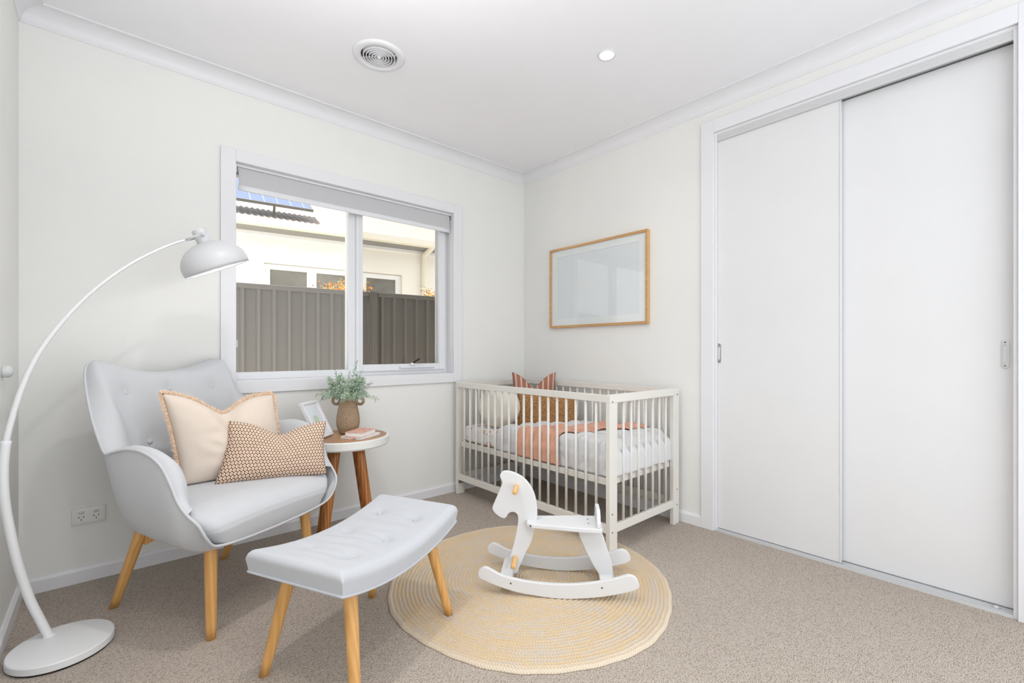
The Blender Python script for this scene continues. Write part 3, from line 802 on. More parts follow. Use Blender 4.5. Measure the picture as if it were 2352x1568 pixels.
def full(i):   # signed index  -(NS-1)..(NS-1)
    s = -1 if i < 0 else 1; j = abs(i); m = lambda v: Vector((v.x*s, v.y, v.z))
    return m(cP[j]), m(cN[j]), m(cI[j]), m(cQ[j]), m(cB[j])
def UV(v): return Vector((v.x, -v.y, v.z))
# outer shell
bm = bmesh.new(); NT_ = 14
rows = []
for i in range(-(NS-1), NS-1):
    P, N, I, Q_, B_ = full(i); rw = []
    out = Vector((P.x, P.y*1.0, 0)); out = (out-Vector((0, -.02, 0))).normalized()
    Inh = I.copy(); Inh.z = 0; outn = -Inh.normalized() if Inh.length > .2 else Vector((0, 1, 0))
    if abs(i) >= 16*SUB: outn = Vector((0, 1, -.3)).normalized()*.4
    front = sm(14*SUB, 18*SUB, abs(i)); hgt = P.z-B_.z
    jj = abs(i)/SUB; sd_ = sm(6, 9.5, jj)*(1-front); bb = 1-sm(3, 8, jj); c1 = P.lerp(B_, .35)+outn*(.030*sd_+.006)*(1-front); c2 = P.lerp(B_, .80)+outn*(.040*sd_+.022)*(1-front)
    for t in range(NT_+1): rw.append(bm.verts.new(UV(bez(P, c1, c2, B_, t/NT_))))
    rows.append(rw)
n = len(rows)
for i in range(n):
    a, b = rows[i], rows[(i+1) % n]
    for t in range(NT_): bm.faces.new((a[t], b[t], b[t+1], a[t+1]))
cv = bm.verts.new(UV(Vector((0, .03, .325))))
for i in range(n): bm.faces.new((rows[i][-1], rows[(i+1) % n][-1], cv))
ob('outer_shell', bm, M['greyfab'], ch, True)
# piping
pts = [UV(full(i)[0]+full(i)[1].normalized()*.002) for i in range(-(NS-1), NS-1)]
ob('piping', tubebm(pts, .0052, 8, closed=True), M['greyfab'], ch, True)
def buttonpts(): return [(-.19, .882), (0, .884), (.19, .882), (-.125, .668), (.125, .668)]
def inner(i0, i1, thick, name, dimples=None):
    bm = bmesh.new(); rows = []; K = 26
    for i in range(i0, i1+1):
        P, N, I, Q_, B_ = full(i); rw = []
        j = abs(i)/SUB
        if j <= 8:
            f = sm(5, 8, j)
            c1 = P+N.normalized()*.045+I.normalized()*(.105*(1-f)+.06*f)+Vector((0, 0, .02*(1-f)))
            c2 = Q_+Vector((0, -.052*(1-f), .24*(1-f)+.15*f))
        else:
            g = sm(12, 15, j)
            c1 = P+N.normalized()*(.05*(1-g)+.028*g)+I.normalized()*.035
            c2 = Q_+Vector((math.copysign(.015, -P.x), 0.06*(1-g), .17*(1-g)+.04))
        for t in range(K+1): rw.append(bez(P, c1, c2, Q_, t/K))
        rows.append(rw)
    if dimples:
        for rw in rows:
            for p in rw:
                for (bu, bz_) in dimples:
                    d = math.hypot(p.x-bu, p.z-bz_)
                    if d < .09: p.y -= .014*math.exp(-(d/.026)**2)+.004*math.exp(-(d/.06)**2)
    vs = [[bm.verts.new(UV(p)) for p in rw] for rw in rows]
    for a, b in zip(vs, vs[1:]):
        for t in range(K): bm.faces.new((a[t], b[t], b[t+1], a[t+1]))
    return ob(name, bm, M['greyfab'], ch, True), rows
bk, brow = inner(-8*SUB, 8*SUB, .07, 'backrest', buttonpts())
inner(8*SUB, 15*SUB, .07, 'armrest'); inner(-15*SUB, -8*SUB, .07, 'armrest')
allp = [p for rw in brow for p in rw]
for bu, bz_ in buttonpts():
    c = min(allp, key=lambda p: (p.x-bu)**2+(p.z-bz_)**2 + (0 if p.y > -.36 else 1))
    bm = bmesh.new(); lathe(bm, [(0, .007), (.007, .006), (.0115, .002), (.0115, -.004), (0, -.004)], 20, mtx=Matrix.Translation((bu, -c.y-.002, bz_)) @ Matrix.Rotation(PI/2-.12, 4, 'X'))
    ob('button', bm, M['greyfab'], ch, True)
# seat cushion
def seatfn(p):
    # p.x lateral, p.y = -w, p.z
    w = -p.y; z = p.z
    if z > .40: z += .012*(1-(p.x/.31)**2)*sm(-.25, .1, w)-.010*sm(.18, -.25, w)*0
    zl = p.z-.415; r = .062; d = .072-abs(zl)
    ins = 0 if d >= r else r-math.sqrt(max(0, r*r-(r-d)**2))
    def tb(T, v):
        for (a, b), (c, e) in zip(T, T[1:]):
            if v <= c: return b+(e-b)*max(0, min(1, (v-a)/(c-a)))
        return T[-1][1]
    hw = tb([(.343, .20), (.350, .245), (.362, .268), (.405, .308), (.455, .338), (.474, .338), (.482, .322), (.487, .270)], p.z)
    wf = tb([(.343, .345), (.350, .350), (.362, .354), (.405, .362), (.425, .358), (.445, .346), (.465, .322), (.478, .288), (.487, .24)], p.z)
    x = p.x/(.322-ins)*hw
    w0 = w-.052
    if w0 > 0: w = .052+w0/(.315-ins)*(wf-.052)
    else: w = .052+w0/(.315-ins)*.225; x *= 1-.22*sm(.0, -.17, w)
    # rounded plan corners at the front
    fr = sm(.10, .36, w); x *= (1-.05*fr*fr)*(1-.11*sm(.27, .10, w))
    return Vector((x, -w, z))
ob('seat', rbox(.322, .315, .072, .062, 18, seatfn, center=(0, -.052, .415)), M['greyfab'], ch, True)
# legs
def leg(parent, foot, top, r0, r1, mat, z0=0, name='leg', nseg=20, pad=True):
    foot = Vector(foot); top = Vector(top); foot.z = z0
    bm = bmesh.new(); n = 8; rings = []
    for i in range(n+1):
        t = i/n; c = foot.lerp(top, t); r = r0+(r1-r0)*(t**.8)
        rings.append([bm.verts.new((c.x+r*math.cos(2*PI*k/nseg), c.y+r*math.sin(2*PI*k/nseg), c.z)) for k in range(nseg)])
    for a, b in zip(rings, rings[1:]):
        for k in range(nseg): bm.faces.new((a[k], a[(k+1) % nseg], b[(k+1) % nseg], b[k]))
    bm.faces.new(rings[0][::-1]); bm.faces.new(rings[-1])
    lg = ob(name, bm, mat, parent, True)
    return lg
for sx in (-1, 1):
    leg(ch, L(sx*.240, .289, 0), L(sx*.222, .262, .352), .0165, .0225, M['beech'])
    leg(ch, L(sx*.240, -.289, 0), L(sx*.236, -.105, .362), .0165, .0225, M['beech'])
    # curved brace under the seat from rear leg to front leg
    def board(p0, p1, h0, h1, th, name, parent, mat, arc=.03):
        p0, p1 = Vector(p0), Vector(p1); d = (p1-p0); dn = Vector((d.x, d.y, 0)).normalized(); s = Vector((-dn.y, dn.x, 0))*th/2
        bm = bmesh.new(); rows = []
        for i in range(13):
            t = i/12; c = p0.lerp(p1, t); h = h0+(h1-h0)*t; low = c.z-h+arc*math.sin(PI*t)*.6
            rows.append([bm.verts.new(q) for q in (Vector((c.x, c.y, c.z))+s, Vector((c.x, c.y, c.z))-s, Vector((c.x, c.y, low))-s, Vector((c.x, c.y, low))+s)])
        for a, b in zip(rows, rows[1:]):
            for k in range(4): bm.faces.new((a[k], a[(k+1) % 4], b[(k+1) % 4], b[k]))
        bm.faces.new(rows[0][::-1]); bm.faces.new(rows[-1])
        return ob(name, bm, mat, parent)
for w0, w1 in ((-.12, -.12),):
    board(L(-.225, w0, .335), L(0, w0+.02, .335), .055, .02, .02, 'leg_brace', ch, M['beech'], .0)
    board(L(.225, w0, .335), L(0, w0+.02, .335), .055, .02, .02, 'leg_brace', ch, M['beech'], .0)

# scatter cushions on the chair (placed in chair coordinates, but things of their own)
mc = Matrix.Translation(CO) @ Matrix.Rotation(CR, 4, 'Z')
def CW(u, w, z): return mc @ L(u, w, z)
oA, bA, nA, upA, sdA = cushion('fringed_cushion', CW(-.125, -.045, .497), CW(.275, .095, .478), CW(.258, .03, .850), CW(-.172, -.10, .888), .155, M['linen'], dip=.085, dipx=.47, dipw=.20, crease=.55, edge=.02, n=44)
tag(oA, 'cream linen cushion with peach fringed edge on the armchair', 'cushion')
bm = bmesh.new(); rf = random.Random(3)
def strand(p, d, ln, wd):
    s = d.cross(Vector((rf.uniform(-1, 1), rf.uniform(-1, 1), rf.uniform(-1, 1)))).normalized()*wd
    q = p+d*ln*.55+Vector((rf.uniform(-1, 1), rf.uniform(-1, 1), rf.uniform(-1, 1)))*ln*.25; r = q+d*ln*.45+Vector((rf.uniform(-1, 1), rf.uniform(-1, 1), rf.uniform(-1, 1)))*ln*.3
    a = [bm.verts.new(x) for x in (p-s, p+s, q+s, q-s, r)]
    bm.faces.new(a[:4]); bm.faces.new((a[3], a[2], a[4]))
for (f0, dirv, cnt) in ((lambda t: bA(t, 1), upA, 2000), (lambda t: bA(0, t), -sdA, 1300), (lambda t: bA(1, t), sdA, 1300)):
    for k in range(cnt):
        t = rf.random(); p = f0(t)
        d = (dirv+Vector((rf.uniform(-.5, .5), rf.uniform(-.5, .5), rf.uniform(-.5, .5)))).normalized()
        strand(p+nA*rf.uniform(-.003, .003), d, rf.uniform(.009, .018), rf.uniform(.0006, .0011))
ob('fringe', bm, M['fringe'], oA, recalc=False)
oB, *_ = cushion('lumbar_cushion', CW(-.065, .065, .497), CW(.290, .335, .480), CW(.335, .29, .722), CW(.020, .040, .752), .125, M['geo'], dip=.055, dipx=.52, dipw=.22, crease=.4, edge=.03, n=44)
tag(oB, 'brown and pink geometric print lumbar cushion on the armchair', 'cushion')

# ================================================================== OTTOMAN
OC = Vector((-1.990, -1.293, 0)); OR = math.radians(25.3)
ot = thing('ottoman', 'pale grey buttoned footstool with timber legs in front of the armchair', 'footstool', OC, OR)
OBT = [(a, b) for a in (-.175, .005, .185) for b in (-.088, .088)]
def saddle(x): return .052*(x/.33)**2
def otfn(p):
    z = p.z; tk = (z+.037)/.074
    x = p.x; y = p.y
    x *= 1-.035*(1-tk); y *= 1-.05*(1-tk)
    zz = z+saddle(p.x)+.387-.037
    if tk > .9:
        e = max(0, 1-(p.y/.20)**4)*max(0, 1-(p.x/.33)**4)
        zz += .008*e
        for a, b in OBT:
            dx, dy = x-a, y-b; d = math.hypot(dx, dy)
            zz -= .013*math.exp(-(d/.022)**2)+.005*math.exp(-(d/.05)**2)
        # pulled creases running across the pad
        zz -= .0036*e*math.sin(x*115+2.5*noise.noise(Vector((x*9, y*9, 0))))*(1-.7*abs(x)/.33)*sm(.19, .06, abs(y))
    return Vector((x, y, zz))
def hi_rbox(hx, hy, hz, r, nx, ny, fn):
    """high resolution pad: superellipse sections"""
    bm = bmesh.new()
    def f(a, b):   # a in 0..1 across x, b in 0..1 across y
        x = -hx+2*hx*a; y = -hy+2*hy*b; return x, y
    tops = []
    def edge_t(v, h):
        d = h-abs(v)
        if d >= r: return 0
        return r-math.sqrt(max(0, r*r-(r-d)**2))
    def xs(n, h):
        out = [];
        for i in range(n+1):
            t = -1+2*i/n; s = math.copysign(1, t); a = abs(t)
            k = .8
            out.append(s*(a/k*(h-r) if a < k else (h-r)+r*math.sin((a-k)/(1-k)*PI/2)))
        return out
    X = xs(nx, hx); Y = xs(ny, hy)
    vt = [[bm.verts.new(fn(Vector((x, y, hz-min(r, math.hypot(edge_t(x, hx), edge_t(y, hy))))))) for y in Y] for x in X]
    for i in range(nx):
        for j in range(ny): bm.faces.new((vt[i][j], vt[i+1][j], vt[i+1][j+1], vt[i][j+1]))
    ring = [vt[i][0] for i in range(nx+1)]+[vt[nx][j] for j in range(1, ny+1)]+[vt[i][ny] for i in range(nx-1, -1, -1)]+[vt[0][j] for j in range(ny-1, 0, -1)]
    rc = [(X[i], Y[0]) for i in range(nx+1)]+[(X[nx], Y[j]) for j in range(1, ny+1)]+[(X[i], Y[ny]) for i in range(nx-1, -1, -1)]+[(X[0], Y[j]) for j in range(ny-1, 0, -1)]
    prev = ring; m = 8
    for k in range(1, m+1):
        z = (hz-r)+(-hz-(hz-r))*k/m
        cur = [bm.verts.new(fn(Vector((x, y, z)))) for x, y in rc]
        nn = len(cur)
        for i in range(nn): bm.faces.new((prev[i], prev[(i+1) % nn], cur[(i+1) % nn], cur[i]))
        prev = cur
    c = bm.verts.new(fn(Vector((0, 0, -hz))))
    mid = [bm.verts.new(fn(Vector((x*.5, y*.5, -hz)))) for x, y in rc]
    nn = len(rc)
    for i in range(nn):
        bm.faces.new((prev[i], prev[(i+1) % nn], mid[(i+1) % nn], mid[i])); bm.faces.new((mid[i], mid[(i+1) % nn], c))
    return bm, rc
bm, rc = hi_rbox(.327, .203, .037, .031, 96, 60, otfn)
ob('seat_pad', bm, M['ottofab'], ot, True)
ppts = []
bot = [(x, y) for x, y in rc][::3]
ppts = [otfn(Vector((x*1.004, y*1.004, -.037)))+Vector((0, 0, -.001)) for x, y in bot]
ob('piping', tubebm(ppts, .0045, 8, closed=True), M['ottofab'], ot, True)
for a, b in OBT:
    z = .387+.037-.037+saddle(a)-.008
    bm = bmesh.new(); lathe(bm, [(0, .006), (.007, .005), (.011, .001), (.011, -.004), (0, -.004)], 20, (a, b, z)); ob('button', bm, M['ottofab'], ot, True)
feet = [(-.262, -.192), (.262, -.192), (.262, .192), (-.262, .192)]
for fx_, fy_ in feet:
    zb = RUGZ if (fx_ > 0 and fy_ < 0) else 0
    leg(ot, (fx_, fy_, 0), (fx_*.80, fy_*.62, .367), .0155, .0225, M['beech'], z0=zb)
for s in (-1, 1):
    o = ob('under_rail', boxbm(s*.205-.011, s*.205+.011, -.125, .125, .325, .366), M['beech'], ot, bevel=.003)

# ================================================================== SIDE TABLE
TB = Vector((-1.672, -.308, 0)); TR_ = .238; TT = .580
tb = thing('round_side_table', 'round side table with teak top, white rim and teak legs beside armchair', 'side table', TB)
bm = bmesh.new(); lathe(bm, [(0, TT-.001), (TR_-.016, TT-.001), (TR_-.016, TT-.02), (0, TT-.02)], 72); ob('tabletop', bm, M['teaktop'], tb)
bm = bmesh.new(); lathe(bm, [(TR_-.016, TT-.02), (TR_-.016, TT), (TR_-.003, TT), (TR_, TT-.004), (TR_, TT-.040), (TR_-.006, TT-.048), (0, TT-.048), (0, TT-.046)], 72); ob('table_rim', bm, M['rim'], tb, bevel=None)
for k, a in enumerate((35, 125, 215, 305)):
    aa = math.radians(a-6)
    leg(tb, (.185*math.cos(aa), .185*math.sin(aa), 0), (.085*math.cos(aa), .085*math.sin(aa), TT-.047), .019, .029, M['teak'])

# vase with ring handles
VO = Vector((-1.638, -.250, TT))
vs_ = thing('stoneware_vase', 'speckled brown stoneware vase with two ring handles on side table', 'vase', VO, -.7236)
bm = bmesh.new(); lathe(bm, [(0, 0), (.044, 0), (.050, .006), (.063, .045), (.066, .068), (.064, .10), (.058, .135), (.052, .162), (.0515, .195), (.054, .216), (.055, .220), (.050, .220), (.047, .212), (.046, .19), (.046, .16), (.055, .09), (.05, .03), (0, .02)], 48)
for v in bm.verts: v.co *= 1
ob('vase_body', bm, M['clay'], vs_, True)
for s in (-1, 1):
    bm = bmesh.new(); pts = [(s*(.070)+.020*math.cos(t*2*PI/24), 0, .190+.020*math.sin(t*2*PI/24)) for t in range(24)]
    tube(bm, pts, .0085, 10, closed=True); ob('ring_handle', bm, M['clay'], vs_, True)
# foliage
pl_ = thing('artificial_plant', 'dusty sage green artificial fern sprigs standing in the vase', 'plant', VO+Vector((0, 0, .02)), -.7236)
rp = random.Random(11)
def sprig(bm, base, d, ln, leaf, nleaf, droop, seedr):
    p = Vector(base); d = Vector(d).normalized(); pts = [p.copy()]; n = 9
    for i in range(n):
        d = (d+Vector((0, 0, -droop*(i/n)))+Vector((seedr.uniform(-1, 1), seedr.uniform(-1, 1), seedr.uniform(-.5, .5)))*.07).normalized()
        p = p+d*ln/n; pts.append(p.copy())
    tube(bm, pts, [.0013*(1-.6*i/n) for i in range(n+1)], 4)
    for k in range(nleaf):
        t = .22+.78*k/nleaf; f = t*n; i = min(n-1, int(f)); q = pts[i].lerp(pts[i+1], f-i); tg = (pts[i+1]-pts[i]).normalized()
        s = tg.cross(Vector((seedr.uniform(-1, 1), seedr.uniform(-1, 1), seedr.uniform(-1, 1)))).normalized()
        L2 = leaf*(1-.55*t)*seedr.uniform(.7, 1.2); dv = (s+tg*.7).normalized(); e = q+dv*L2
        # leaflet branch with tiny blades
        for m in range(4):
            c = q.lerp(e, .25+.25*m); sd = dv.cross(Vector((seedr.uniform(-1, 1), seedr.uniform(-1, 1), seedr.uniform(-1, 1)))).normalized()
            bl_ = leaf*.30*seedr.uniform(.6, 1.2); wv = sd.cross(dv).normalized()*bl_*.28; tip = c+(sd+dv*.6).normalized()*bl_
            mid = c.lerp(tip, .5)
            bm.faces.new([bm.verts.new(x) for x in (c, mid+wv, tip, mid-wv)])
for k in range(60):
    a = rp.uniform(0, 2*PI); el = rp.uniform(.55, 1.45); b = (.030*math.cos(a), .030*math.sin(a), .165)
    dv = (math.cos(a)*math.cos(el), math.sin(a)*math.cos(el), math.sin(el))
    bm = bmesh.new(); sprig(bm, b, dv, rp.uniform(.12, .17), .030, 46, .30 if el < .85 else .04, rp)
    ob('sprig', bm, M['fern'], pl_, recalc=False)
for (dx, dy, hgt, ty) in ((-.055, 0, .195, 1), (-.035, -.02, .16, 1), (.022, 0, .245, 1), (.055, .01, .16, 0), (-.078, .0, .12, 0), (.015, -.02, .18, 0), (.035, .02, .19, 0)):
    bm = bmesh.new(); sprig(bm, (dx*.3, dy*.3, .165), (dx, dy, .12), hgt, .020, 60, -.02, rp)
    ob('flower_spike', bm, M['ferngreen'] if ty else M['fern'], pl_, recalc=False)

# books
def book(name, label, c, w, d, h, rot, cov, lean=0):
    t = thing(name, label, 'book', c, rot)
    bm = bmesh.new(); box(bm, -w/2, w/2, -d/2, d/2, 0, .002); box(bm, -w/2, w/2, -d/2, d/2, h-.002, h); box(bm, -w/2, -w/2+.002, -d/2, d/2, .002, h-.002)
    ob('cover', bm, cov, t, bevel=.0006)
    ob('pages', boxbm(-w/2+.002, w/2-.003, -d/2+.003, d/2-.003, .002, h-.002), plain('book pages '+name, srgb(236, 234, 230), .9), t)
    return t
M['bookw'] = plain('white book cover', srgb(232, 232, 232), .5)
def pinkcover():
    t = NT('pink cover with small blue marks'); v = t.coord(); vo = t.voro(v, 38)
    mk = t.math('LESS_THAN', vo.outputs['Distance'], .22)
    t.l(t.mix(mk, srgb(226, 172, 152), srgb(120, 112, 140)), t.b.inputs['Base Color']); t.b.inputs['Roughness'].default_value = .6; return t.m
M['bookp'] = pinkcover()
b1 = book('white_notebook', 'white notebook lying under the pink book on side table', (-1.622, -.395, TT), .135, .175, .012, math.radians(-62), M['bookw'])
b2 = book('pink_notebook', 'small pink book lying on top of the white notebook', (-1.626, -.402, TT+.0125), .105, .15, .024, math.radians(-52), M['bookp'])
bm = bmesh.new()
grid(bm, lambda u, v: Vector((.02+.012*v+.006*math.sin(u*4), -.086-.0*u-.045*u, .010-.010*u*u+.002)), 8, 1)
rb = ob('ribbon_bookmark', bm, plain('copper ribbon', srgb(226, 140, 104), .4), b1)
# small photo frame, leaning
fe = Vector((-.725, -.688, 0)).normalized()
FB = Vector((-1.722, -.255, TT+.0086))
sf = thing('photo_frame', 'small white photo frame with cactus picture leaning on side table', 'photo frame', FB)
ph = math.radians(27); hz = Vector((fe.y, -fe.x, 0)); fup = Vector((0, 0, 1))*math.cos(ph)+hz*math.sin(ph)
fn_ = fe.cross(fup).normalized()
if fn_.dot(Vector((1, -.2, 0))) < 0: fn_ = -fn_
FWd, FHt = .170, .218
mf = Matrix(((fe.x, fup.x, fn_.x, 0), (fe.y, fup.y, fn_.y, 0), (fe.z, fup.z, fn_.z, 0), (0, 0, 0, 1)))
def sfo(o): o.parent = sf; o.matrix_local = mf; return o
bm = bmesh.new(); q = .014
for a in ((0, FWd, 0, q), (0, FWd, FHt-q, FHt), (0, q, q, FHt-q), (FWd-q, FWd, q, FHt-q)): box(bm, a[0], a[1], a[2], a[3], -.018, 0)
sfo(ob('white_frame', bm, M['trim'], bevel=.001))
sfo(ob('backing', boxbm(q, FWd-q, q, FHt-q, -.018, -.008), M['trim']))
bm = bmesh.new(); mm = .020
sfo(ob('picture_print', boxbm(q+mm, FWd-q-mm, q+mm, FHt-q-mm, -.008, -.0075), plain('pale blue print', srgb(222, 228, 234), .6)))
bm = bmesh.new()
lathe(bm, [(0, .05), (.018, .046), (.026, .03), (.024, .012), (.012, 0), (0, 0)], 18)
for v in bm.verts: v.co = Vector((v.co.x, v.co.z, v.co.y*.02+.0002))
bmesh.ops.transform(bm, matrix=Matrix.Translation((FWd/2+.005, .085, -.0075)), verts=bm.verts)
sfo(ob('cactus_print', bm, plain('pale green cactus ink', srgb(196, 210, 188), .7)))
bm = bmesh.new(); st0 = Vector((FWd/2, FHt*.7, -.018))
sfo(ob('easel_stand', tubebm([st0, (FWd/2, .042, -.080)], .003, 6), M['trim']))

# ================================================================== ARC FLOOR LAMP
LB = Vector((-2.812, -.625, 0))
lp = thing('arc_floor_lamp', 'tall white arched floor lamp with dome shade over the armchair', 'floor lamp', LB)
bm = bmesh.new(); lathe(bm, [(0, .006), (.133, .006), (.1385, .007), (.140, .009), (.140, .029), (.1375, .033), (.134, .034), (0, .034)], 72); ob('lamp_base', bm, M['lampwhite_lit'], lp, True).modifiers.new('e', 'EDGE_SPLIT')
bm = bmesh.new(); lathe(bm, [(0, 0), (.1345, 0), (.1350, .0065), (0, .0065)], 48); ob('base_pad', bm, M['felt'], lp)
LE = Vector((math.cos(math.radians(14)), math.sin(math.radians(14)), 0)); L0 = Vector((-2.85, -.55, 0))-LB
AR = [(0.0, .03), (-.022, .10), (-.047, .181), (-.067, .27), (-.084, .360), (-.105, .515), (-.1115, .62), (-.109, .712), (-.097, .801), (-.068, .933), (-.026, 1.054), (.043, 1.182), (.128, 1.300), (.235, 1.412), (.352, 1.503), (.425, 1.546)]
ap = crom([L0+LE*s+Vector((0, 0, z)) for s, z in AR], 6)
cut = next(i for i, p in enumerate(ap) if p.z > .745)
ob('lower_pole', tubebm(ap[:cut+1], .0135, 20), M['lampwhite_lit'], lp, True)
nn = len(ap)-cut
ob('upper_arm', tubebm(ap[cut-1:], [.0095-.0045*i/nn for i in range(nn+1)], 16), M['lampwhite_lit'], lp, True)
bm = bmesh.new(); lathe(bm, [(0, .0), (.018, 0), (.018, .003), (.014, .006), (0, .006)], 24, L0+Vector((0, 0, .034))); ob('pole_collar', bm, M['lampwhite_lit'], lp, True)
# head
SCN = L0+LE*.555+Vector((0, 0, 1.436))     # centre of the rim plane
tilt = math.radians(24)
LT = Vector((1, .06, 0)).normalized(); ax = (Vector((0, 0, 1))*math.cos(tilt)-LT*math.sin(tilt)).normalized()
xx = LT.cross(ax).normalized(); yy = ax.cross(xx)
mh = Matrix(((xx.x, yy.x, ax.x, SCN.x), (xx.y, yy.y, ax.y, SCN.y), (xx.z, yy.z, ax.z, SCN.z), (0, 0, 0, 1)))
RS = .134
bm = bmesh.new(); prof = []
for i in range(15):
    a = -.22+(PI/2+.22)*i/14; prof.append((RS*1.025*math.cos(a), .106*math.sin(a)+.106*math.sin(.22)))
inner_ = [(max(0, r-.0025), z-.0025) for r, z in prof]; inner_[0] = (RS-.0025, 0)
lathe(bm, prof[:-1]+[(0, .1291)], 56); lathe(bm, inner_[:-1]+[(0, .1266)], 56)
n0 = 56
bmesh.ops.bridge_loops(bm, edges=[e for e in bm.edges if e.is_boundary])
bmesh.ops.transform(bm, matrix=mh, verts=bm.verts); ob('lamp_shade', bm, M['whitemetal'], lp, True)
bm = bmesh.new(); lathe(bm, [(0, .118), (.030, .118), (.0305, .122), (.030, .180), (.028, .184), (0, .184)], 36, mtx=mh); ob('socket_cup', bm, M['whitemetal'], lp, True).modifiers.new('e', 'EDGE_SPLIT')
# fork from arm end to socket
tip = ap[-1]; pv = SCN+ax*.158
for s in (-1, 1):
    q = pv+xx*s*.034
    ob('fork_arm', tubebm([tip, tip.lerp(q, .15)+xx*s*.02, tip.lerp(q, .4)+xx*s*.031, q], .0035, 8), M['whitemetal'], lp, True)
    bm = bmesh.new(); lathe(bm, [(0, 0), (.008, 0), (.008, .008), (0, .008)], 16, mtx=Matrix.Translation(pv+xx*s*.030) @ (xx*s).to_track_quat('Z', 'Y').to_matrix().to_4x4()); ob('pivot_knob', bm, M['whitemetal'], lp, True)
bm = bmesh.new(); bmesh.ops.create_uvsphere(bm, u_segments=24, v_segments=16, radius=.032, matrix=mh @ Matrix.Translation((0, 0, .050))); ob('bulb', bm, M['bulb_on'], lp, True)
bl2 = D.lights.new('lamp_bulb', 'POINT'); bl2.energy = 1.6; bl2.shadow_soft_size = .03; bl2.color = (1, .98, .95)
lo = D.objects.new('lamp_bulb', bl2); COL.objects.link(lo); lo.location = LB+SCN+ax*.012

# ================================================================== ROCKING HORSE
HA = Vector((.673, -.740, 0)).normalized(); HO = Vector((-1.233, -1.586, RUGZ))
hr = thing('rocking_horse', 'white wooden rocking horse with timber dowel grips on the jute rug', 'rocking horse', HO, math.atan2(HA.y, HA.x))
# local: x along horse (tail +), y away from camera, z up (0 at rug)
zf = lambda pts: [(x, z-.012) for x, z in pts]
RK = [(-.372, .082), (-.376, .108), (-.358, .126), (-.335, .126), (-.268, .096), (-.145, .075), (.0, .073), (.124, .089), (.206, .109), (.258, .126), (.288, .118), (.302, .094), (.299, .073), (.253, .054), (.153, .030), (.035, .014), (-.02, .012), (-.085, .014), (-.206, .028), (-.298, .052), (-.345, .070)]
KW = .25
for y0 in (-.009, KW-.009):
    bm = bmesh.new(); prism(bm, smoothpoly(zf(RK), 4), y0, y0+.018)
    rk = ob('rocker', bm, M['horse'], hr, bevel=.003)
    if y0 < 0:
        for sx, sz in ((-.235, .054), (.150, .056)):
            bm = bmesh.new(); lathe(bm, [(0, 0), (.0042, 0), (.0035, .0012), (0, .0014)], 12, mtx=Matrix.Translation((sx, y0, sz-.0)) @ Matrix.Rotation(PI/2, 4, 'X')); ob('screw', bm, M['screw'], rk)
HD = [(-.298, .497), (-.284, .511), (-.251, .511), (-.212, .497), (-.180, .474), (-.154, .440), (-.138, .401), (-.130, .356), (-.129, .311), (-.139, .266), (-.154, .200), (-.180, .147), (-.196, .108), (-.212, .074), (-.222, .050), (-.276, .050), (-.271, .071), (-.251, .131), (-.232, .197), (-.219, .262), (-.215, .300), (-.222, .321), (-.242, .328), (-.261, .319), (-.271, .302), (-.287, .298), (-.317, .315), (-.333, .337), (-.328, .362), (-.292, .446), (-.289, .465), (-.297, .482)]
bm = bmesh.new(); prism(bm, smoothpoly(zf(HD), 3), KW/2-.010, KW/2+.010); ob('head_board', bm, M['horse'], hr, bevel=.003)
RL = [(.051, .268), (.155, .268), (.177, .202), (.206, .105), (.212, .052), (.150, .045), (.150, .060), (.121, .104), (.089, .167), (.064, .223)]
bm = bmesh.new(); prism(bm, zf(RL), KW/2-.010, KW/2+.010); ob('rear_leg', bm, M['horse'], hr, bevel=.003)
for x0, z0 in ((-.262, .050), (.178, .052)):
    ob('cross_bar', boxbm(x0-.030, x0+.026, .009, KW-.009, z0-.020, z0+.002), M['horse'], hr, bevel=.003)
# seat board: narrow by the neck, wide at the tail, front slot
seat = [(-.175, .082), (-.150, .070), (-.06, .060), (.06, .045), (.145, .042), (.158, .052), (.158, KW-.052), (.145, KW-.042), (.06, KW-.045), (-.06, KW-.060), (-.150, KW-.070), (-.175, KW-.082)]
bm = bmesh.new(); prismz(bm, seat, .262, .282); st = ob('seat', bm, M['horse'], hr, bevel=.004)
bm = bmesh.new()
bk_ = [(.048, .282), (.048, .300), (.060, .335), (.085, .352), (.165, .352), (.190, .335), (.202, .300), (.202, .282)]
a = [bm.verts.new((.133, y, z)) for y, z in bk_]; b = [bm.verts.new((.150, y, z)) for y, z in bk_]
bm.faces.new(a); bm.faces.new(b[::-1])
for i in range(len(a)): bm.faces.new((a[i], a[(i+1) % len(a)], b[(i+1) % len(a)], b[i]))
ob('seat_back', bm, M['horse'], hr, bevel=.004)
for x, z in ((-.222, .433), (-.228, .108)):
    bm = bmesh.new(); lathe(bm, [(0, 0), (.0095, 0), (.0115, .003), (.0115, .197), (.0095, .200), (0, .200)], 24, mtx=Matrix.Translation((x, KW/2+.10, z)) @ Matrix.Rotation(PI/2, 4, 'X'))
    ob('dowel_grip' if z > .3 else 'dowel_footrest', bm, M['dowel'], hr, True)
for x, y in ((.10, .105), (.10, .155)):
    bm = bmesh.new(); lathe(bm, [(0, .2822), (.004, .2822), (.0035, .283), (0, .283)], 12, (x, y, 0)); ob('screw', bm, M['screw'], st)
bm = bmesh.new(); lathe(bm, [(0, 0), (.005, 0), (.0045, .0015), (0, .002)], 14, mtx=Matrix.Translation((-.155, .0725, .272)) @ Matrix.Rotation(PI/2, 4, 'X')); ob('screw', bm, M['screw'], st)

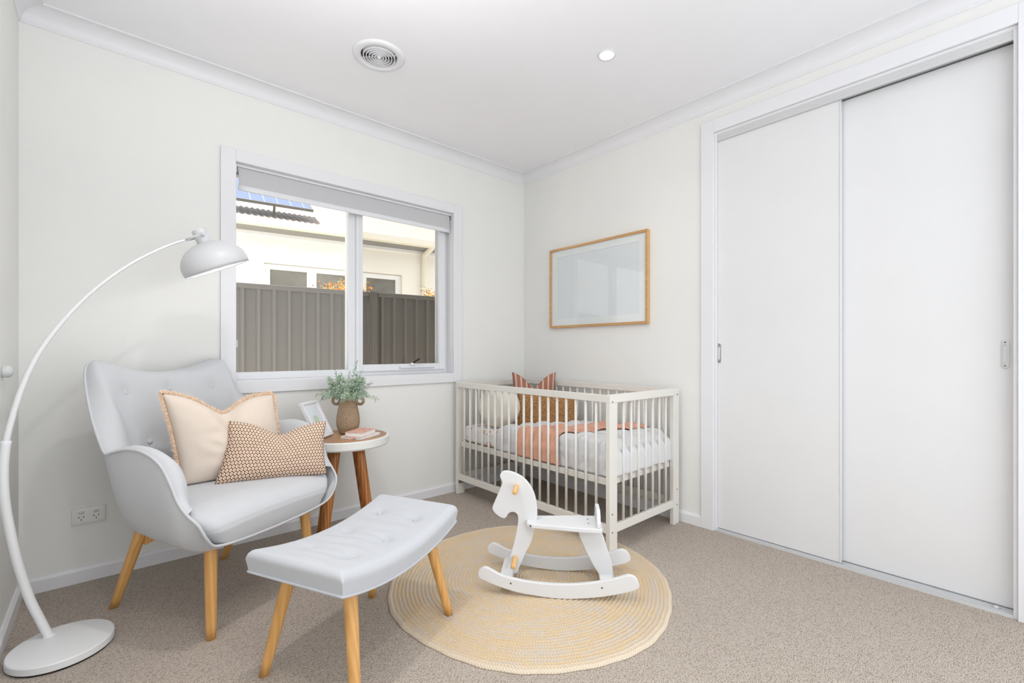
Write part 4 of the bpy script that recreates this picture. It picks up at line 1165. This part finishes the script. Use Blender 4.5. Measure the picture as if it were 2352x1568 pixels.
# ================================================================== OUTSIDE
ER = math.radians(-8.5)
struct(ob('ground_outside', boxbm(-9, 9, .16, 9, -.35, -.25), plain('pale concrete', srgb(235, 228, 215), .95)))  # unseen ground, made pale to bounce sunlight onto the house wall
# fence
fr_ = Vector((-1.892, 1.5, 0)); er2 = math.radians(-7.6)
fc = thing('metal_fence', 'grey brown ribbed metal fence outside the window', 'fence', fr_, er2)
def fence_sheet(name, x0, x1):
    bm = bmesh.new(); prof = []; x = x0; pitch = .1185
    ribs = []
    k = math.ceil((x0-.049)/pitch)
    while .049+k*pitch < x1: ribs.append(.049+k*pitch); k += 1
    pts = [(x0, 0)]
    for r in ribs:
        if r-.03 > x0 and r+.03 < x1: pts += [(r-.020, 0), (r-.012, -.030), (r+.012, -.030), (r+.020, 0)]
    pts.append((x1, 0))
    a = [bm.verts.new((x, y, -.3)) for x, y in pts]; b = [bm.verts.new((x, y, 1.60)) for x, y in pts]
    a2 = [bm.verts.new((x, y+.004, -.3)) for x, y in pts]; b2 = [bm.verts.new((x, y+.004, 1.60)) for x, y in pts]
    for i in range(len(pts)-1):
        bm.faces.new((a[i], a[i+1], b[i+1], b[i])); bm.faces.new((a2[i], a2[i+1], b2[i+1], b2[i]))
    return ob(name, bm, M['fence'], fc)
fence_sheet('fence_sheet', -1.6, 1.10); fence_sheet('fence_sheet', 1.185, 3.6)
ob('top_rail', boxbm(-1.6, 1.10, -.035, .03, 1.59, 1.632), M['fence'], fc, bevel=.006); ob('top_rail', boxbm(1.185, 3.6, -.035, .03, 1.59, 1.632), M['fence'], fc, bevel=.006)
bm = bmesh.new(); box(bm, 1.103, 1.18, -.045, .035, -.3, 1.64); box(bm, 1.120, 1.163, -.052, -.044, -.3, 1.635)
ob('fence_post', bm, M['fence'], fc, bevel=.006)
# neighbour's house
Hq = Vector((-1.437, 4.0, 0))
hs_ = thing('neighbour_house', 'cream rendered house with pale corrugated roof behind the fence', 'house', Hq, ER)
wl = [(.332, 2.262, 1.0, 2.262)]
bm = bmesh.new(); X0, X1 = -5, 6
wx0, wx1, wz1 = .332, 2.256, 2.262
box(bm, X0, wx0, 0, .25, -.3, 2.72); box(bm, wx1, X1, 0, .25, -.3, 2.72); box(bm, wx0, wx1, 0, .25, wz1, 2.72); box(bm, wx0, wx1, 0, .25, -.3, 1.0)
ob('rendered_wall', bm, M['render'], hs_)
wf = None
bm = bmesh.new()
box(bm, wx0+.004, wx0+.075, .06, .12, 1.0, wz1-.01); box(bm, wx1-.09, wx1-.004, .06, .12, 1.0, wz1-.01); box(bm, wx0+.075, wx1-.09, .06, .12, wz1-.078, wz1-.01)
box(bm, .875, 1.0, .06, .12, 1.0, wz1-.078); box(bm, 1.63, 1.71, .06, .12, 1.0, wz1-.078)
wf = ob('house_window', bm, M['housetrim'], hs_)
def refl():
    t = NT('neighbour window glass'); t.b.inputs['Base Color'].default_value = srgb(120, 116, 106); t.b.inputs['Roughness'].default_value = .03; t.b.inputs['Metallic'].default_value = .0
    v = t.coord(); wv = t.n('TexWave'); wv.bands_direction = 'X'; wv.inputs['Scale'].default_value = 2; wv.inputs['Distortion'].default_value = 3; t.l(v, wv.inputs[0])
    t.l(t.ramp(t.noise(v, 2.5), [(.3, srgb(96, 92, 84)), (.7, srgb(138, 134, 122))]), t.b.inputs['Base Color']); return t.m
rfm = refl()
for a, b in ((wx0+.075, .875), (1.0, 1.63), (1.71, wx1-.09)): ob('house_pane', boxbm(a, b, .088, .094, 1.0, wz1-.078), rfm, wf)
ob('gutter', boxbm(X0, X1, -.46, -.34, 2.655, 2.752), M['gutter'], hs_, bevel=.01)
ob('soffit', boxbm(X0, X1, -.34, 0, 2.664, 2.68), M['fasciam'], hs_)
ob('wall_trim', boxbm(X0, X1, -.02, 0, 2.618, 2.664), M['housetrim'], hs_)
# corrugated roof
sl = math.radians(19); pit = .076
bm = bmesh.new(); n = int((X1-X0)/pit*4)
z0r = 2.742; ln = 5
va = []; vb = []
for i in range(n+1):
    x = X0+i*pit/4; dz = .010*math.sin(2*PI*i/4)
    va.append(bm.verts.new((x, -.40, z0r+dz))); vb.append(bm.verts.new((x, -.40+ln*math.cos(sl), z0r+ln*math.sin(sl)+dz)))
for i in range(n): bm.faces.new((va[i], va[i+1], vb[i+1], vb[i]))
rf_ = ob('corrugated_roof', bm, M['roofm'], hs_, smooth=False)
sdm = rf_.modifiers.new('s', 'SOLIDIFY'); sdm.thickness = .004
# solar panel
def roofz(y): return z0r+(y+.40)*math.tan(sl)
pn = thing('solar_panel', 'blue solar panel array on the roof of the cream house', 'solar panel', Hq+Matrix.Rotation(ER, 3, 'Z') @ Vector((0, 0, roofz(0)+.17)), ER)
pn.rotation_euler = (math.radians(29), 0, ER)
ob('panel_cells', boxbm(-2.0, .93, 0.02, 1.6, .012, .020), M['solar'], pn)
bm = bmesh.new(); box(bm, -2.03, .95, 0, .02, -.012, .022); box(bm, -2.03, .95, 1.6, 1.62, -.02, .022); box(bm, .93, .95, .02, 1.6, -.02, .022); box(bm, -2.03, -2.0, .02, 1.6, -.02, .022); box(bm, -2.0, .93, .02, 1.6, -.02, .010)
ob('panel_frame', bm, plain('dark aluminium', srgb(96, 94, 90), .4), pn)
for x in (-1.6, -.6, .45):
    ob('mounting_foot', boxbm(x, x+.03, .10, .13, -.155, -.02), M['screw'], pn)
dp = thing('downpipe', 'round cream downpipe on the cream house wall', 'pipe', Hq+Matrix.Rotation(ER, 3, 'Z') @ Vector((2.60, 0, 0)), ER)
ob('pipe', tubebm([(0, -.35, 2.70), (0, -.35, 2.66), (0, -.06, 2.60), (0, -.055, 2.5), (0, -.055, -.2)], .042, 16), M['gutter'], dp, True)
ob('pipe_bracket', boxbm(-.055, .055, -.1, 0, 2.05, 2.075), M['gutter'], dp)
# photinia bushes behind the fence
def bush(c, w, h, n, label, seed):
    r = random.Random(seed); t = thing('photinia_bush', label, 'bush', c, 0, 'photinia bushes behind the fence')
    bm = bmesh.new(); tube(bm, [(0, 0, 0), (.02, 0, .9), (0, .02, 1.5)], [.015, .012, .006], 6)
    tw = []
    for k in range(14):
        e = Vector((r.uniform(-w, w)*.8, r.uniform(-.12, .12), 1.36+h*r.uniform(.35, 1))); tube(bm, [(0, 0, .8), (e.x*.5, e.y*.5, 1.15), e], [.006, .004, .002], 5); tw.append(e)
    ob('stems', bm, M['teak'], t)
    bm = bmesh.new()
    for k in range(n):
        e = r.choice(tw); p = e+Vector((r.gauss(0, .05), r.gauss(0, .04), r.gauss(-.03, .05)))
        d = Vector((r.uniform(-1, 1), r.uniform(-1, 1), r.uniform(-.2, 1))).normalized(); s = d.cross(Vector((r.uniform(-1, 1), r.uniform(-1, 1), r.uniform(-1, 1)))).normalized()
        ll = r.uniform(.03, .055); m = p+d*ll*.5
        bm.faces.new([bm.verts.new(x) for x in (p, m+s*ll*.2, p+d*ll, m-s*ll*.2)])
    ob('leaves', bm, M['photinia'], t, recalc=False)
HX = lambda s, o, z: Hq+Matrix.Rotation(ER, 3, 'Z') @ Vector((s, o, z))
bush((-1.085, 1.75, 0), .075, .36, 170, 'low orange photinia tuft above the fence in the left pane', 1)
bush((-.89, 1.76, 0), .11, .45, 420, 'taller yellow orange photinia beside the window mullion', 2)
bush((-.665, 1.74, 0), .04, .40, 90, 'thin photinia sprigs just right of the window mullion', 4)
bush((.105, 1.68, 0), .085, .39, 190, 'orange photinia at the right edge of the window view', 3)
